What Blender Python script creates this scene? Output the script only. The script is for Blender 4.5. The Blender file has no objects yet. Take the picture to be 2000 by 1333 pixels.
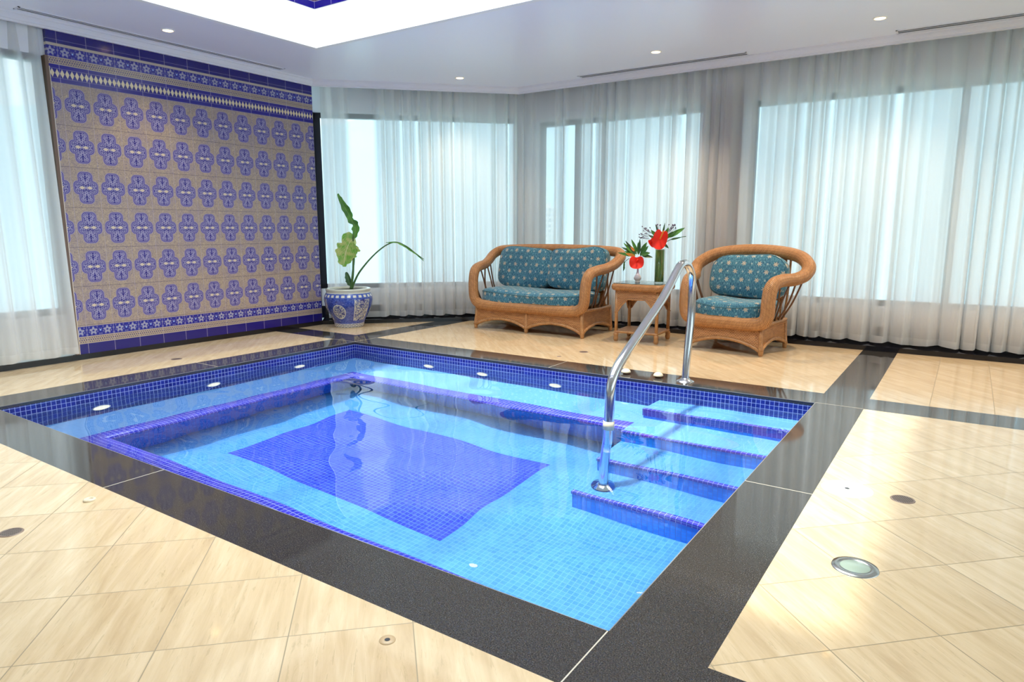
import bpy, bmesh, math, random
from math import sin, cos, pi, sqrt
from mathutils import Vector, Matrix
random.seed(7)
sc = bpy.context.scene
col = sc.collection

# ------------------------------------------------------------------ camera
cam_d = bpy.data.cameras.new('camera')
cam = bpy.data.objects.new('camera', cam_d); col.objects.link(cam)
cam_d.sensor_width = 36.0
cam_d.lens = 1313.19 / 2000 * 36.0
cam_d.clip_start = 0.05; cam_d.clip_end = 3000
cam.location = (5.0479, -4.6437, 1.12)
cam.rotation_euler = (pi / 2 - 0.16522, 0, 0.59377)
sc.camera = cam

# ------------------------------------------------------------------ view
sc.view_settings.view_transform = 'Standard'
sc.view_settings.look = 'None'
sc.view_settings.gamma = 1.0
sc.view_settings.exposure = 0.85
sc.cycles.max_bounces = 10
sc.cycles.diffuse_bounces = 5
sc.cycles.glossy_bounces = 5
sc.cycles.transmission_bounces = 8
sc.cycles.transparent_max_bounces = 24
sc.cycles.caustics_refractive = True
sc.cycles.caustics_reflective = False
sc.cycles.blur_glossy = 0.5
sc.cycles.sample_clamp_indirect = 8.0

# ------------------------------------------------------------------ sky
SKY = 1.2
world = bpy.data.worlds.new('sky'); sc.world = world; world.use_nodes = True
wn = world.node_tree; wn.nodes.clear()
_o = wn.nodes.new('ShaderNodeOutputWorld'); _b = wn.nodes.new('ShaderNodeBackground')
_tc = wn.nodes.new('ShaderNodeTexCoord'); _sp = wn.nodes.new('ShaderNodeSeparateXYZ'); _rm = wn.nodes.new('ShaderNodeValToRGB')
wn.links.new(_tc.outputs['Generated'], _sp.inputs[0]); wn.links.new(_sp.outputs['Z'], _rm.inputs[0])
_rm.color_ramp.elements[0].position = 0.0; _rm.color_ramp.elements[0].color = (0.72, 0.90, 1.0, 1)
_rm.color_ramp.elements[1].position = 0.35; _rm.color_ramp.elements[1].color = (0.93, 0.97, 1.0, 1)
_b.inputs[1].default_value = SKY
wn.links.new(_rm.outputs[0], _b.inputs[0]); wn.links.new(_b.outputs[0], _o.inputs[0])


def area(name, loc, rot, sx, sy, power, color=(1, 1, 1), caustic=False):
    d = bpy.data.lights.new(name, 'AREA'); d.shape = 'RECTANGLE'; d.size = sx; d.size_y = sy
    d.energy = power; d.color = color
    o = bpy.data.objects.new(name, d); col.objects.link(o); o.location = loc; o.rotation_euler = rot
    if caustic: d.cycles.is_caustics_light = True
    return o


# daylight coming down through the roof light
area('roof_daylight', (2.155, -1.73, 4.6), (0, 0, 0), 4.5, 3.0, 245, (1.0, 0.985, 0.95), True)
# sun standing high over the roof light; its patch falls on the pool and the floor along the right coping
_s = bpy.data.lights.new('sun', 'SUN'); _s.energy = 2.6; _s.angle = math.radians(3.0); _s.color = (1.0, 0.97, 0.88); _s.cycles.is_caustics_light = True
SUN = bpy.data.objects.new('sun', _s); col.objects.link(SUN)
SUN.rotation_euler = Vector((0.15, 0.13, -1.0)).to_track_quat('-Z', 'Y').to_euler()

# ------------------------------------------------------------------ helpers
class N:
    """socket wrapper: arithmetic on shader sockets"""
    t = None
    def __init__(s, k): s.k = k
    @staticmethod
    def m(op, a, b=None, c=None, clamp=False):
        n = N.t.nodes.new('ShaderNodeMath'); n.operation = op; n.use_clamp = clamp
        for i, v in enumerate((a, b, c)):
            if v is None: continue
            if isinstance(v, N): N.t.links.new(v.k, n.inputs[i])
            else: n.inputs[i].default_value = v
        return N(n.outputs[0])
    def __add__(s, o): return N.m('ADD', s, o)
    __radd__ = __add__
    def __sub__(s, o): return N.m('SUBTRACT', s, o)
    def __rsub__(s, o): return N.m('SUBTRACT', o, s)
    def __mul__(s, o): return N.m('MULTIPLY', s, o)
    __rmul__ = __mul__
    def __truediv__(s, o): return N.m('DIVIDE', s, o)
    def __rtruediv__(s, o): return N.m('DIVIDE', o, s)
    def __lt__(s, o): return N.m('LESS_THAN', s, o)
    def __gt__(s, o): return N.m('GREATER_THAN', s, o)


def nsin(a): return N.m('SINE', a)
def nabs(a): return N.m('ABSOLUTE', a)
def nfloor(a): return N.m('FLOOR', a)
def nfrac(a): return N.m('FRACT', a)
def nmin(a, b): return N.m('MINIMUM', a, b)
def nmax(a, b): return N.m('MAXIMUM', a, b)
def nmod(a, b): return N.m('FLOORED_MODULO', a, b)
def band(z, a, b): return (z > a) * (z < b)
def smooth(a, lo, hi):
    n = N.t.nodes.new('ShaderNodeMapRange'); n.interpolation_type = 'SMOOTHSTEP'
    N.t.links.new(a.k, n.inputs[0]); n.inputs[1].default_value = lo; n.inputs[2].default_value = hi
    return N(n.outputs[0])


def vec(x, y, z=0.0):
    n = N.t.nodes.new('ShaderNodeCombineXYZ')
    for i, v in enumerate((x, y, z)):
        if isinstance(v, N): N.t.links.new(v.k, n.inputs[i])
        else: n.inputs[i].default_value = v
    return N(n.outputs[0])


def sep(v):
    n = N.t.nodes.new('ShaderNodeSeparateXYZ'); N.t.links.new(v.k, n.inputs[0])
    return N(n.outputs[0]), N(n.outputs[1]), N(n.outputs[2])


def coords(kind='Object'):
    n = N.t.nodes.new('ShaderNodeTexCoord'); return N(n.outputs[kind])


def noise(v, scale, detail=3.0, rough=0.55, dist=0.0, out=0):
    n = N.t.nodes.new('ShaderNodeTexNoise'); N.t.links.new(v.k, n.inputs['Vector'])
    n.inputs['Scale'].default_value = scale; n.inputs['Detail'].default_value = detail
    n.inputs['Roughness'].default_value = rough; n.inputs['Distortion'].default_value = dist
    return N(n.outputs[out])


def voro(v, scale, feature='F1', out=0):
    n = N.t.nodes.new('ShaderNodeTexVoronoi'); n.feature = feature; N.t.links.new(v.k, n.inputs['Vector'])
    n.inputs['Scale'].default_value = scale
    return N(n.outputs[out])


def wnoise(v, out=0):
    n = N.t.nodes.new('ShaderNodeTexWhiteNoise'); N.t.links.new(v.k, n.inputs['Vector']); return N(n.outputs[out])


def rgb(c):
    n = N.t.nodes.new('ShaderNodeRGB'); n.outputs[0].default_value = (*c[:3], 1); return N(n.outputs[0])


def mix(f, a, b, mode='MIX'):
    n = N.t.nodes.new('ShaderNodeMix'); n.data_type = 'RGBA'; n.blend_type = mode
    if isinstance(f, N): N.t.links.new(f.k, n.inputs[0])
    else: n.inputs[0].default_value = f
    for v, i in ((a, 6), (b, 7)):
        if isinstance(v, N): N.t.links.new(v.k, n.inputs[i])
        else: n.inputs[i].default_value = (*v[:3], 1)
    return N(n.outputs[2])


def ramp(f, stops):
    n = N.t.nodes.new('ShaderNodeValToRGB'); N.t.links.new(f.k, n.inputs[0]); e = n.color_ramp.elements
    while len(e) < len(stops): e.new(0.5)
    for i, (p, c) in enumerate(stops): e[i].position = p; e[i].color = (*c[:3], 1)
    return N(n.outputs[0])


def bump(h, strength, dist=0.01):
    n = N.t.nodes.new('ShaderNodeBump'); n.inputs['Strength'].default_value = strength; n.inputs['Distance'].default_value = dist
    N.t.links.new(h.k, n.inputs['Height']); return N(n.outputs[0])


def link(a, sock):
    if isinstance(a, N): N.t.links.new(a.k, sock)
    elif isinstance(a, (tuple, list)): sock.default_value = (*a[:3], 1) if len(sock.default_value) == 4 else a
    else: sock.default_value = a


def newmat(name):
    m = bpy.data.materials.new(name); m.use_nodes = True; t = m.node_tree; t.nodes.clear(); N.t = t
    out = t.nodes.new('ShaderNodeOutputMaterial'); return m, t, out


def principled(name, color, rough=0.5, metal=0.0, normal=None, spec=0.5, coat=0.0, trans=0.0, ior=1.5, build=None, sheen=0.0):
    m, t, out = newmat(name)
    b = t.nodes.new('ShaderNodeBsdfPrincipled'); t.links.new(b.outputs[0], out.inputs[0])
    if build: color, rough, normal = build()
    link(color, b.inputs['Base Color']); link(rough, b.inputs['Roughness'])
    b.inputs['Metallic'].default_value = metal; b.inputs['Specular IOR Level'].default_value = spec
    b.inputs['Coat Weight'].default_value = coat; b.inputs['Coat Roughness'].default_value = 0.05
    b.inputs['Transmission Weight'].default_value = trans; b.inputs['IOR'].default_value = ior
    b.inputs['Sheen Weight'].default_value = sheen
    if normal is not None: link(normal, b.inputs['Normal'])
    return m


class MB:
    """mesh collector"""
    def __init__(s): s.v = []; s.f = []; s.mi = []; s.uv = []; s.sm = []
    def add(s, verts, faces, mi=0, uvs=None, smooth=False, M=None):
        b = len(s.v)
        s.v += [tuple(M @ Vector(p)) if M is not None else tuple(p) for p in verts]
        for k, f in enumerate(faces):
            s.f.append([b + i for i in f]); s.mi.append(mi); s.sm.append(smooth)
            s.uv.append(uvs[k] if uvs else None)
        return s
    def box(s, a, b, mi=0, M=None):
        x0, y0, z0 = a; x1, y1, z1 = b
        v = [(x0, y0, z0), (x1, y0, z0), (x1, y1, z0), (x0, y1, z0), (x0, y0, z1), (x1, y0, z1), (x1, y1, z1), (x0, y1, z1)]
        return s.add(v, [(0, 3, 2, 1), (4, 5, 6, 7), (0, 1, 5, 4), (1, 2, 6, 5), (2, 3, 7, 6), (3, 0, 4, 7)], mi, M=M)
    def quad(s, pts, mi=0): return s.add(pts, [tuple(range(len(pts)))], mi)
    def tube(s, pts, r, n=10, closed=False, mi=0, up=None, caps=True, M=None, flat=1.0, rot=None):
        """swept tube; r = radius or list; flat = ratio of the second axis"""
        P = [Vector(p) for p in pts]; L = len(P)
        R = r if isinstance(r, (list, tuple)) else [r] * L
        T = []
        for i in range(L):
            a = P[(i - 1) % L] if (closed or i > 0) else P[i]; b = P[(i + 1) % L] if (closed or i < L - 1) else P[i]
            T.append((b - a).normalized())
        u = Vector(up) if up else (Vector((0, 0, 1)) if abs(T[0].z) < 0.9 else Vector((1, 0, 0)))
        u = (u - T[0] * u.dot(T[0])).normalized()
        vs = []; acc = 0; ul = []
        for i in range(L):
            if i:
                q = T[i - 1].rotation_difference(T[i]); u = q @ u; u = (u - T[i] * u.dot(T[i])).normalized(); acc += (P[i] - P[i - 1]).length
            if up is not None:
                w = Vector(up); w = (w - T[i] * w.dot(T[i]))
                if w.length > 0.15: u = w.normalized()
            w = T[i].cross(u); ul.append(acc)
            for k in range(n):
                a = 2 * pi * k / n
                vs.append(P[i] + u * cos(a) * R[i] + w * sin(a) * R[i] * flat)
        fs = []; uvs = []
        m = L if closed else L - 1
        tot = acc + ((P[0] - P[-1]).length if closed else 0)
        ra = sum(R) / L
        for i in range(m):
            j = (i + 1) % L; ua = ul[i]; ub = ul[j] if j else tot
            for k in range(n):
                k2 = (k + 1) % n
                fs.append((i * n + k, i * n + k2, j * n + k2, j * n + k))
                va = 2 * pi * ra * k / n; vb = 2 * pi * ra * (k + 1) / n
                uvs.append([(ua, va), (ua, vb), (ub, vb), (ub, va)])
        s.add(vs, fs, mi, uvs, True, M)
        if caps and not closed:
            b = len(s.v) - len(vs)
            s.f.append([b + k for k in range(n)][::-1]); s.mi.append(mi); s.uv.append(None); s.sm.append(False)
            s.f.append([b + (L - 1) * n + k for k in range(n)]); s.mi.append(mi); s.uv.append(None); s.sm.append(False)
        return s
    def lathe(s, prof, n=48, mi=0, M=None, smooth=True):
        vs = []; fs = []; uvs = []
        L = len(prof); acc = [0]
        for i in range(1, L): acc.append(acc[-1] + math.dist(prof[i], prof[i - 1]))
        for (r, z) in prof:
            for k in range(n): a = 2 * pi * k / n; vs.append((r * cos(a), r * sin(a), z))
        for i in range(L - 1):
            for k in range(n):
                k2 = (k + 1) % n; fs.append((i * n + k, i * n + k2, (i + 1) * n + k2, (i + 1) * n + k))
                uvs.append([(k / n, acc[i]), ((k + 1) / n, acc[i]), ((k + 1) / n, acc[i + 1]), (k / n, acc[i + 1])])
        s.add(vs, fs, mi, uvs, smooth, M); return s
    def grid(s, nu, nv, fn, mi=0, smooth=True, uvfn=None, M=None):
        vs = [fn(i / nu, j / nv) for j in range(nv + 1) for i in range(nu + 1)]
        fs = []; uvs = []
        for j in range(nv):
            for i in range(nu):
                a = j * (nu + 1) + i; fs.append((a, a + 1, a + nu + 2, a + nu + 1))
                if uvfn: uvs.append([uvfn(i / nu, j / nv), uvfn((i + 1) / nu, j / nv), uvfn((i + 1) / nu, (j + 1) / nv), uvfn(i / nu, (j + 1) / nv)])
        s.add(vs, fs, mi, uvs if uvfn else None, smooth, M); return s
    def build(s, name, mats, parent=None, kind=None, weld=False):
        me = bpy.data.meshes.new(name); me.from_pydata(s.v, [], s.f)
        if not isinstance(mats, (list, tuple)): mats = [mats]
        for m in mats: me.materials.append(m)
        me.polygons.foreach_set('material_index', s.mi); me.polygons.foreach_set('use_smooth', s.sm)
        uvl = me.uv_layers.new(name='UVMap'); d = uvl.data
        for p, uv in zip(me.polygons, s.uv):
            if uv:
                for li, c in zip(p.loop_indices, uv): d[li].uv = c
            else:
                nx, ny, nz = (abs(c) for c in p.normal)
                for li, vi in zip(p.loop_indices, p.vertices):
                    x, y, z = s.v[vi]
                    d[li].uv = (x, y) if nz >= nx and nz >= ny else ((x, z) if ny >= nx else (y, z))
        me.update()
        if weld:
            bm = bmesh.new(); bm.from_mesh(me); bmesh.ops.remove_doubles(bm, verts=bm.verts, dist=1e-5); bm.to_mesh(me); bm.free()
        o = bpy.data.objects.new(name, me); col.objects.link(o)
        if parent: o.parent = parent
        if kind: o['kind'] = kind
        return o


def catmull(pts, n=8, closed=False):
    P = [Vector(p) for p in pts]; L = len(P); out = []
    for i in range(L if closed else L - 1):
        g = lambda k: P[k % L] if closed else P[max(0, min(L - 1, k))]
        p0, p1, p2, p3 = g(i - 1), g(i), g(i + 1), g(i + 2)
        for k in range(n):
            t = k / n
            out.append(0.5 * ((2 * p1) + (p2 - p0) * t + (2 * p0 - 5 * p1 + 4 * p2 - p3) * t * t + (3 * p1 - 3 * p2 + p3 - p0) * t ** 3))
    if not closed: out.append(P[-1])
    return out


def thing(name, label, cat, loc=(0, 0, 0), rotz=0.0, group=None):
    o = bpy.data.objects.new(name, None); col.objects.link(o); o.empty_display_size = 0.1
    o.location = loc; o.rotation_euler = (0, 0, rotz); o['label'] = label; o['category'] = cat
    if group: o['group'] = group
    return o


def tag(o, label, cat, group=None):
    o['label'] = label; o['category'] = cat
    if group: o['group'] = group
    return o


def plain(name, c, rough=0.6, **k): return principled(name, c, rough, **k)


# ------------------------------------------------------------------ dimensions
X0, X1, Y0, Y1 = 0.0, 4.305, -3.054, 0.0        # pool opening
WX = -1.246                                       # tiled wall plane
YB = 2.337                                        # kerb line under the back curtains
YT = 0.655                                        # end of tiled wall
XC = 0.40                                         # corner of the back kerb and the slanted kerb
ROOMX, ROOMY = 8.6, -8.0
CZ = 2.77                                         # ceiling
WL = -0.092                                       # water level
r2 = sqrt(0.5)

# ------------------------------------------------------------------ materials
def _beige():
    p = coords(); x, y, z = sep(p)
    right = (x > 4.58) * (y < 0.1)
    far = (x > 4.58) * (y > 0.1)
    off = right * 0.189
    a = (x + y) / 0.4865 - off; b = (x - y) / 0.4865 - (1 - 0.0) * 0.69
    a2 = (x - 4.925) / 0.344; b2 = (y + 3.0) / 30.0
    a = a * (1 - far) + a2 * far; b = b * (1 - far) + b2 * far
    ga = nabs(nfrac(a + 0.5) - 0.5); gb = nabs(nfrac(b + 0.5) - 0.5)
    grout = nmax(ga < 0.0048, gb < 0.0048)
    idv = vec(nfloor(a), nfloor(b), 0.0)
    rnd = wnoise(idv); rnd2 = wnoise(vec(nfloor(a) + 31.7, nfloor(b) + 11.3, 2.0))
    # veins run along one tile direction
    u = (x + y) * r2; v = (x - y) * r2
    pv = vec(v * 1.4 + rnd * 13.0, u * 13.0 + rnd2 * 9.0, rnd * 7.0)
    n1 = noise(pv, 1.6, 6, 0.65, 0.6)
    n2 = noise(vec(v * 4.0 + rnd * 5.0, u * 44.0, rnd2 * 3.0), 2.0, 5, 0.7, 0.5)
    vein = smooth(noise(vec(v * 2.4 + rnd * 31, u * 15.0 + rnd2 * 17, 4.0), 1.3, 8, 0.75, 1.4), 0.58, 0.72)
    base = ramp(n1, [(0.28, (0.57, 0.40, 0.235)), (0.5, (0.69, 0.51, 0.315)), (0.72, (0.79, 0.62, 0.42))])
    base = mix((n2 > 0.62) * 0.35, base, (0.42, 0.30, 0.17))
    base = mix(vein * 0.5, base, (0.40, 0.29, 0.16))
    base = mix(0.14, base, ramp(rnd, [(0, (0.52, 0.36, 0.20)), (1, (0.80, 0.63, 0.42))]))
    c = mix(grout, base, (0.33, 0.25, 0.15))
    rough = grout * 0.4 + 0.045 + noise(p, 7.0, 3) * 0.04
    return c, rough, bump(1.0 - grout, 0.15, 0.002)
M_BEIGE = principled('travertine floor', None, build=_beige, spec=0.5)

def _granite():
    p = coords()
    s = noise(p, 260.0, 2, 0.6); s2 = noise(p, 900.0, 1, 0.5); big = noise(p, 3.5, 4, 0.6, 0.4)
    c = ramp(s, [(0.40, (0.024, 0.020, 0.019)), (0.56, (0.050, 0.043, 0.039)), (0.72, (0.12, 0.105, 0.095))])
    c = mix((s2 > 0.66) * 0.6, c, (0.16, 0.145, 0.13))
    c = mix(smooth(big, 0.45, 0.75) * 0.45, c, (0.045, 0.036, 0.030))
    return c, 0.045 + smooth(big, 0.3, 0.8) * 0.05, None
M_GRANITE = principled('polished black granite', None, build=_granite, spec=0.6)
M_JOINT = plain('pale joint', (0.62, 0.55, 0.46), 0.6)
M_BLACK = plain('black kerb tile', (0.006, 0.006, 0.010), 0.12)
M_WHITE = plain('white paint', (0.80, 0.80, 0.82), 0.55)
M_CEIL = plain('ceiling paint', (0.90, 0.91, 0.99), 0.28)
M_TRIM = plain('cornice paint', (0.82, 0.81, 0.86), 0.4)
M_FRAME = plain('dark window frame', (0.012, 0.014, 0.022), 0.35)
M_SILL = plain('grey plaster', (0.42, 0.38, 0.36), 0.7)


def mosaic(name, ca, cb, grout, rough=0.12, pitch=0.03, var=0.35, fw=0.055):
    def f():
        u, v, _ = sep(coords('UV'))
        a = u / pitch; b = v / pitch
        ga = nabs(nfrac(a + 0.5) - 0.5); gb = nabs(nfrac(b + 0.5) - 0.5)
        g = nmax(ga < fw, gb < fw)
        r = wnoise(vec(nfloor(a), nfloor(b), 1.0))
        c = mix(r, ca, cb)
        c = mix(g, c, grout)
        return c, g * 0.5 + rough, bump(1.0 - g, 0.2, 0.002)
    return principled(name, None, build=f, spec=0.5)
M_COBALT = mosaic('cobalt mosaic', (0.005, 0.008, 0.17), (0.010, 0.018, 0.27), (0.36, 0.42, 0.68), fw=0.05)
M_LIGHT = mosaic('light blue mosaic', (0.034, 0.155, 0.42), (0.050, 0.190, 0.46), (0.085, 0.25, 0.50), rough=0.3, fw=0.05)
M_CENTRE = mosaic('cobalt floor mosaic', (0.012, 0.024, 0.34), (0.022, 0.042, 0.44), (0.065, 0.135, 0.52), rough=0.3, fw=0.05)
M_SHELF_LIT = mosaic('lit blue shelf mosaic', (0.085, 0.24, 0.57), (0.105, 0.27, 0.61), (0.14, 0.32, 0.63), rough=0.3, fw=0.05)  # light blue tile brightened in colour where benches and upper steps get less skylight
M_RISER_LIT = mosaic('lit blue riser mosaic', (0.015, 0.22, 0.80), (0.03, 0.30, 0.90), (0.02, 0.14, 0.60), fw=0.05)  # cobalt tile brightened in colour to stand in for underwater light
M_NOSE = mosaic('violet blue nosing mosaic', (0.020, 0.022, 0.36), (0.045, 0.035, 0.46), (0.26, 0.28, 0.70), fw=0.05)


def _tilewall():
    x, y, z = sep(coords())
    W = 0.2225; H = 0.334
    # slight hand-laid irregularity
    cy = (y + 1.922) / W; cz = (z - 0.297) / H
    fy = (nfrac(cy) - 0.5) * W; fz = (nfrac(cz) - 0.5) * H
    du = nabs(fy); dv = nabs(fz)
    def rbox(bx, by, r):
        qx = nmax(du - (bx - r), 0.0); qy = nmax(dv - (by - r), 0.0)
        return N.m('SQRT', qx * qx + qy * qy) - r
    sd = nmin(rbox(0.056, 0.130, 0.036), rbox(0.095, 0.054, 0.036))
    inner = sd < -0.013
    s1 = nsin(du * 205.0 + 2.1 * nsin(dv * 150.0)) * nsin(dv * 165.0 + 1.9 * nsin(du * 190.0) + 0.7)
    curl = s1 > 0.02
    diag = nabs(nabs(du * 1.05 - dv * 0.62 + 0.022) - 0.0055) < 0.0022
    pat = nmax(curl * 0.7, diag)
    c_in = mix(pat, (0.020, 0.013, 0.19), (0.42, 0.38, 0.56))
    heart = (nabs(du - 0.030) / 0.026 + dv / 0.014) < 1.0
    c_in = mix(heart, c_in, (0.66, 0.55, 0.40))
    nz = noise(coords(), 70.0, 4, 0.7, 2.2)
    nb = noise(coords(), 9.0, 3, 0.6)
    bg = ramp(nz, [(0.34, (0.17, 0.13, 0.20)), (0.45, (0.33, 0.25, 0.21)), (0.60, (0.52, 0.40, 0.27))])
    bg = mix(smooth(nb, 0.4, 0.7) * 0.3, bg, (0.24, 0.20, 0.30))
    c = mix(band(sd, 0.0, 0.007), bg, (0.30, 0.25, 0.37))
    c = mix(band(sd, -0.0055, 0.0), c, (0.030, 0.022, 0.27))
    c = mix(band(sd, -0.0095, -0.0055), c, (0.36, 0.31, 0.42))
    c = mix(band(sd, -0.0130, -0.0095), c, (0.030, 0.022, 0.27))
    c = mix(inner, c, c_in)
    # grout of the field
    gy = nabs(nfrac(cy + 0.5) - 0.5) * W < 0.0011; gz = nabs(nfrac(cz + 0.5) - 0.5) * H < 0.0016
    c = mix(gz, c, (0.13, 0.10, 0.12))
    # bands
    def diamonds(z0, z1):
        p = W / 6; m = (z0 + z1) / 2; h = (z1 - z0) / 2
        q = nabs(nfrac((y + 1.922) / p) - 0.5) * p
        d = (q / (p * 0.44) + nabs(z - m) / (h * 0.92)) < 1.0
        return mix(d, (0.018, 0.014, 0.21), (0.74, 0.62, 0.40))
    def braid(z0, z1):
        p = W / 6; m = (z0 + z1) / 2; h = (z1 - z0) * 0.25
        ph = (y + 1.922) * (2 * pi / p)
        k = nabs(z - m - nsin(ph) * h) < 0.0045
        k2 = nabs(z - m + nsin(ph) * h) < 0.0045
        e = nabs(nabs(z - m) - (z1 - z0) * 0.42) < 0.003
        return mix(nmax(nmax(k, k2), e), (0.16, 0.12, 0.20), (0.55, 0.44, 0.26))
    def floral(z0, z1):
        m = (z0 + z1) / 2; q = nabs(nfrac(cy) - 0.5) * W
        q2 = q - 0.058; r = N.m('SQRT', q2 * q2 + (z - m) * (z - m))
        ang = N.m('ARCTAN2', z - m, q2)
        fl = (r < (nsin(ang * 5.0) * 0.008 + 0.027)) * (r > 0.009)
        sc = nsin(q * 190.0) * nsin((z - m) * 150.0) > 0.35
        cc = (N.m('SQRT', q * q + (z - m) * (z - m)) < 0.007)
        b = mix(nmax(sc * 0.35, fl), (0.025, 0.022, 0.26), (0.34, 0.33, 0.46))
        return mix(cc, b, (0.35, 0.50, 0.85))
    deep = (0.014, 0.009, 0.17)
    for z0, z1, cc in ((-0.1, 0.136, deep), (0.136, 0.198, braid(0.136, 0.198)), (0.198, 0.285, floral(0.198, 0.285)),
                       (2.301, 2.336, (0.022, 0.016, 0.24)), (2.336, 2.410, diamonds(2.336, 2.410)), (2.410, 2.441, (0.022, 0.016, 0.24)),
                       (2.441, 2.501, braid(2.441, 2.501)), (2.501, 2.585, floral(2.501, 2.585)), (2.585, 2.607, (0.50, 0.42, 0.34)), (2.607, 2.9, deep)):
        c = mix(band(z, z0, z1), c, cc)
    lines = None
    for zz in (0.136, 0.198, 0.285, 2.301, 2.336, 2.410, 2.441, 2.501, 2.635):
        l = nabs(z - zz) < 0.0012
        lines = l if lines is None else nmax(lines, l)
    c = mix(lines * 0.6, c, (0.45, 0.40, 0.55))
    field = band(z, 0.297, 2.301)
    c = mix(gy * (1.0 - field * 0.25), c, (0.50, 0.44, 0.52))
    h = 1.0 - nmax(gy, gz * field)
    rough = 0.16 + nz * 0.18 * field
    return c, rough, bump(h + nz * field * 0.4, 0.35, 0.003)
M_TILE = principled('painted ceramic tiles', None, build=_tilewall, spec=0.5)


def _glass(name, rough=0.0, tint=(1, 1, 1), refl=0.6):
    m, t, out = newmat(name)
    tr = t.nodes.new('ShaderNodeBsdfTransparent'); tr.inputs[0].default_value = (*tint, 1)
    gl = t.nodes.new('ShaderNodeBsdfGlossy'); gl.inputs['Roughness'].default_value = rough
    fr = t.nodes.new('ShaderNodeFresnel'); fr.inputs[0].default_value = 1.45
    mx = t.nodes.new('ShaderNodeMixShader'); k = N(fr.outputs[0]) * refl
    t.links.new(k.k, mx.inputs[0]); t.links.new(tr.outputs[0], mx.inputs[1]); t.links.new(gl.outputs[0], mx.inputs[2])
    t.links.new(mx.outputs[0], out.inputs[0]); return m
M_GLASS = _glass('window glass', 0.0, (0.93, 0.97, 0.97))
M_TOPGLASS = _glass('table glass', 0.0, (0.85, 0.93, 0.90), 1.0)


def _water():
    m, t, out = newmat('pool water')
    g = t.nodes.new('ShaderNodeBsdfGlass'); g.inputs['IOR'].default_value = 1.333; g.inputs['Roughness'].default_value = 0.0
    g.inputs['Color'].default_value = (0.93, 0.985, 1.0, 1)
    t.links.new(g.outputs[0], out.inputs[0]); return m
M_WATER = _water()


def _curtain(name, white=(0.86, 0.86, 0.86), cover=0.82, hem=None):
    m, t, out = newmat(name)
    # thread coverage grows as the cloth turns away from the eye; the hem is folded double
    lw = t.nodes.new('ShaderNodeLayerWeight'); lw.inputs[0].default_value = 0.5
    face = N(lw.outputs['Facing'])
    cosn = nmax(1.0 - face, 0.08)
    x, y, z = sep(coords())
    at_ = t.nodes.new('ShaderNodeAttribute'); at_.attribute_name = 'fullness'
    tr = N.m('POWER', 1.0 - N(at_.outputs['Fac']) * cover, 1.0 / cosn)
    if hem: tr = tr * (1.0 - (z < hem) * 0.8)
    d = t.nodes.new('ShaderNodeBsdfDiffuse'); d.inputs[0].default_value = (*white, 1)
    tl = t.nodes.new('ShaderNodeBsdfTranslucent'); tl.inputs[0].default_value = (*white, 1)
    mx = t.nodes.new('ShaderNodeMixShader'); mx.inputs[0].default_value = 0.50
    t.links.new(d.outputs[0], mx.inputs[1]); t.links.new(tl.outputs[0], mx.inputs[2])
    tp = t.nodes.new('ShaderNodeBsdfTransparent')
    m2 = t.nodes.new('ShaderNodeMixShader'); t.links.new(tr.k, m2.inputs[0])
    t.links.new(mx.outputs[0], m2.inputs[1]); t.links.new(tp.outputs[0], m2.inputs[2])
    t.links.new(m2.outputs[0], out.inputs[0]); return m
M_SHEER = _curtain('sheer white voile', hem=0.13)

M_STEEL = principled('polished steel', (0.72, 0.72, 0.74), 0.12, 1.0)
M_CREAMPL = plain('cream plastic', (0.78, 0.66, 0.48), 0.35)
M_WHITEPL = plain('white plastic', (0.92, 0.91, 0.86), 0.3)

def emit(name, c, s):
    m, t, out = newmat(name); e = t.nodes.new('ShaderNodeEmission'); e.inputs[0].default_value = (*c, 1); e.inputs[1].default_value = s
    t.links.new(e.outputs[0], out.inputs[0]); return m
M_BULB = emit('warm lamp', (1.0, 0.66, 0.30), 5.0)

# ------------------------------------------------------------------ floor
B = MB()
xs = [WX, -0.308, 0.0, X1, 4.586, ROOMX]; ys = [ROOMY, -3.324, Y0, 0.0, 0.306, YB]
for i in range(5):
    for j in range(5):
        xa, xb, ya, yb = xs[i], xs[i + 1], ys[j], ys[j + 1]
        if i in (1, 3) and False: continue
        if 1 <= i <= 3 and 1 <= j <= 3 and not (j == 3 and False):
            if (i, j) in ((1, 1), (1, 2), (1, 3), (2, 1), (2, 3), (3, 1), (3, 2), (3, 3), (2, 2)): continue
        black = i in (1, 3) or j in (1, 3)
        if j == 4 and i <= 2:
            continue
        B.quad([(xa, ya, 0), (xb, ya, 0), (xb, yb, 0), (xa, yb, 0)], 1 if black else 0)
# the far strip of floor is cut by the slanted wall
def yline(x): return YT + (x - WX)
B.quad([(WX, 0.306, 0), (-0.308, 0.306, 0), (-0.308, yline(-0.308), 0), (WX, YT, 0)], 0)
B.quad([(-0.308, 0.306, 0), (0, 0.306, 0), (0, yline(0), 0), (-0.308, yline(-0.308), 0)], 1)
XK = WX + (YB - YT)
B.quad([(0, 0.306, 0), (X1, 0.306, 0), (X1, YB, 0), (XK, YB, 0), (0, yline(0), 0)], 0)
B.build('floor', [M_BEIGE, M_GRANITE], kind='structure')

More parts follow.
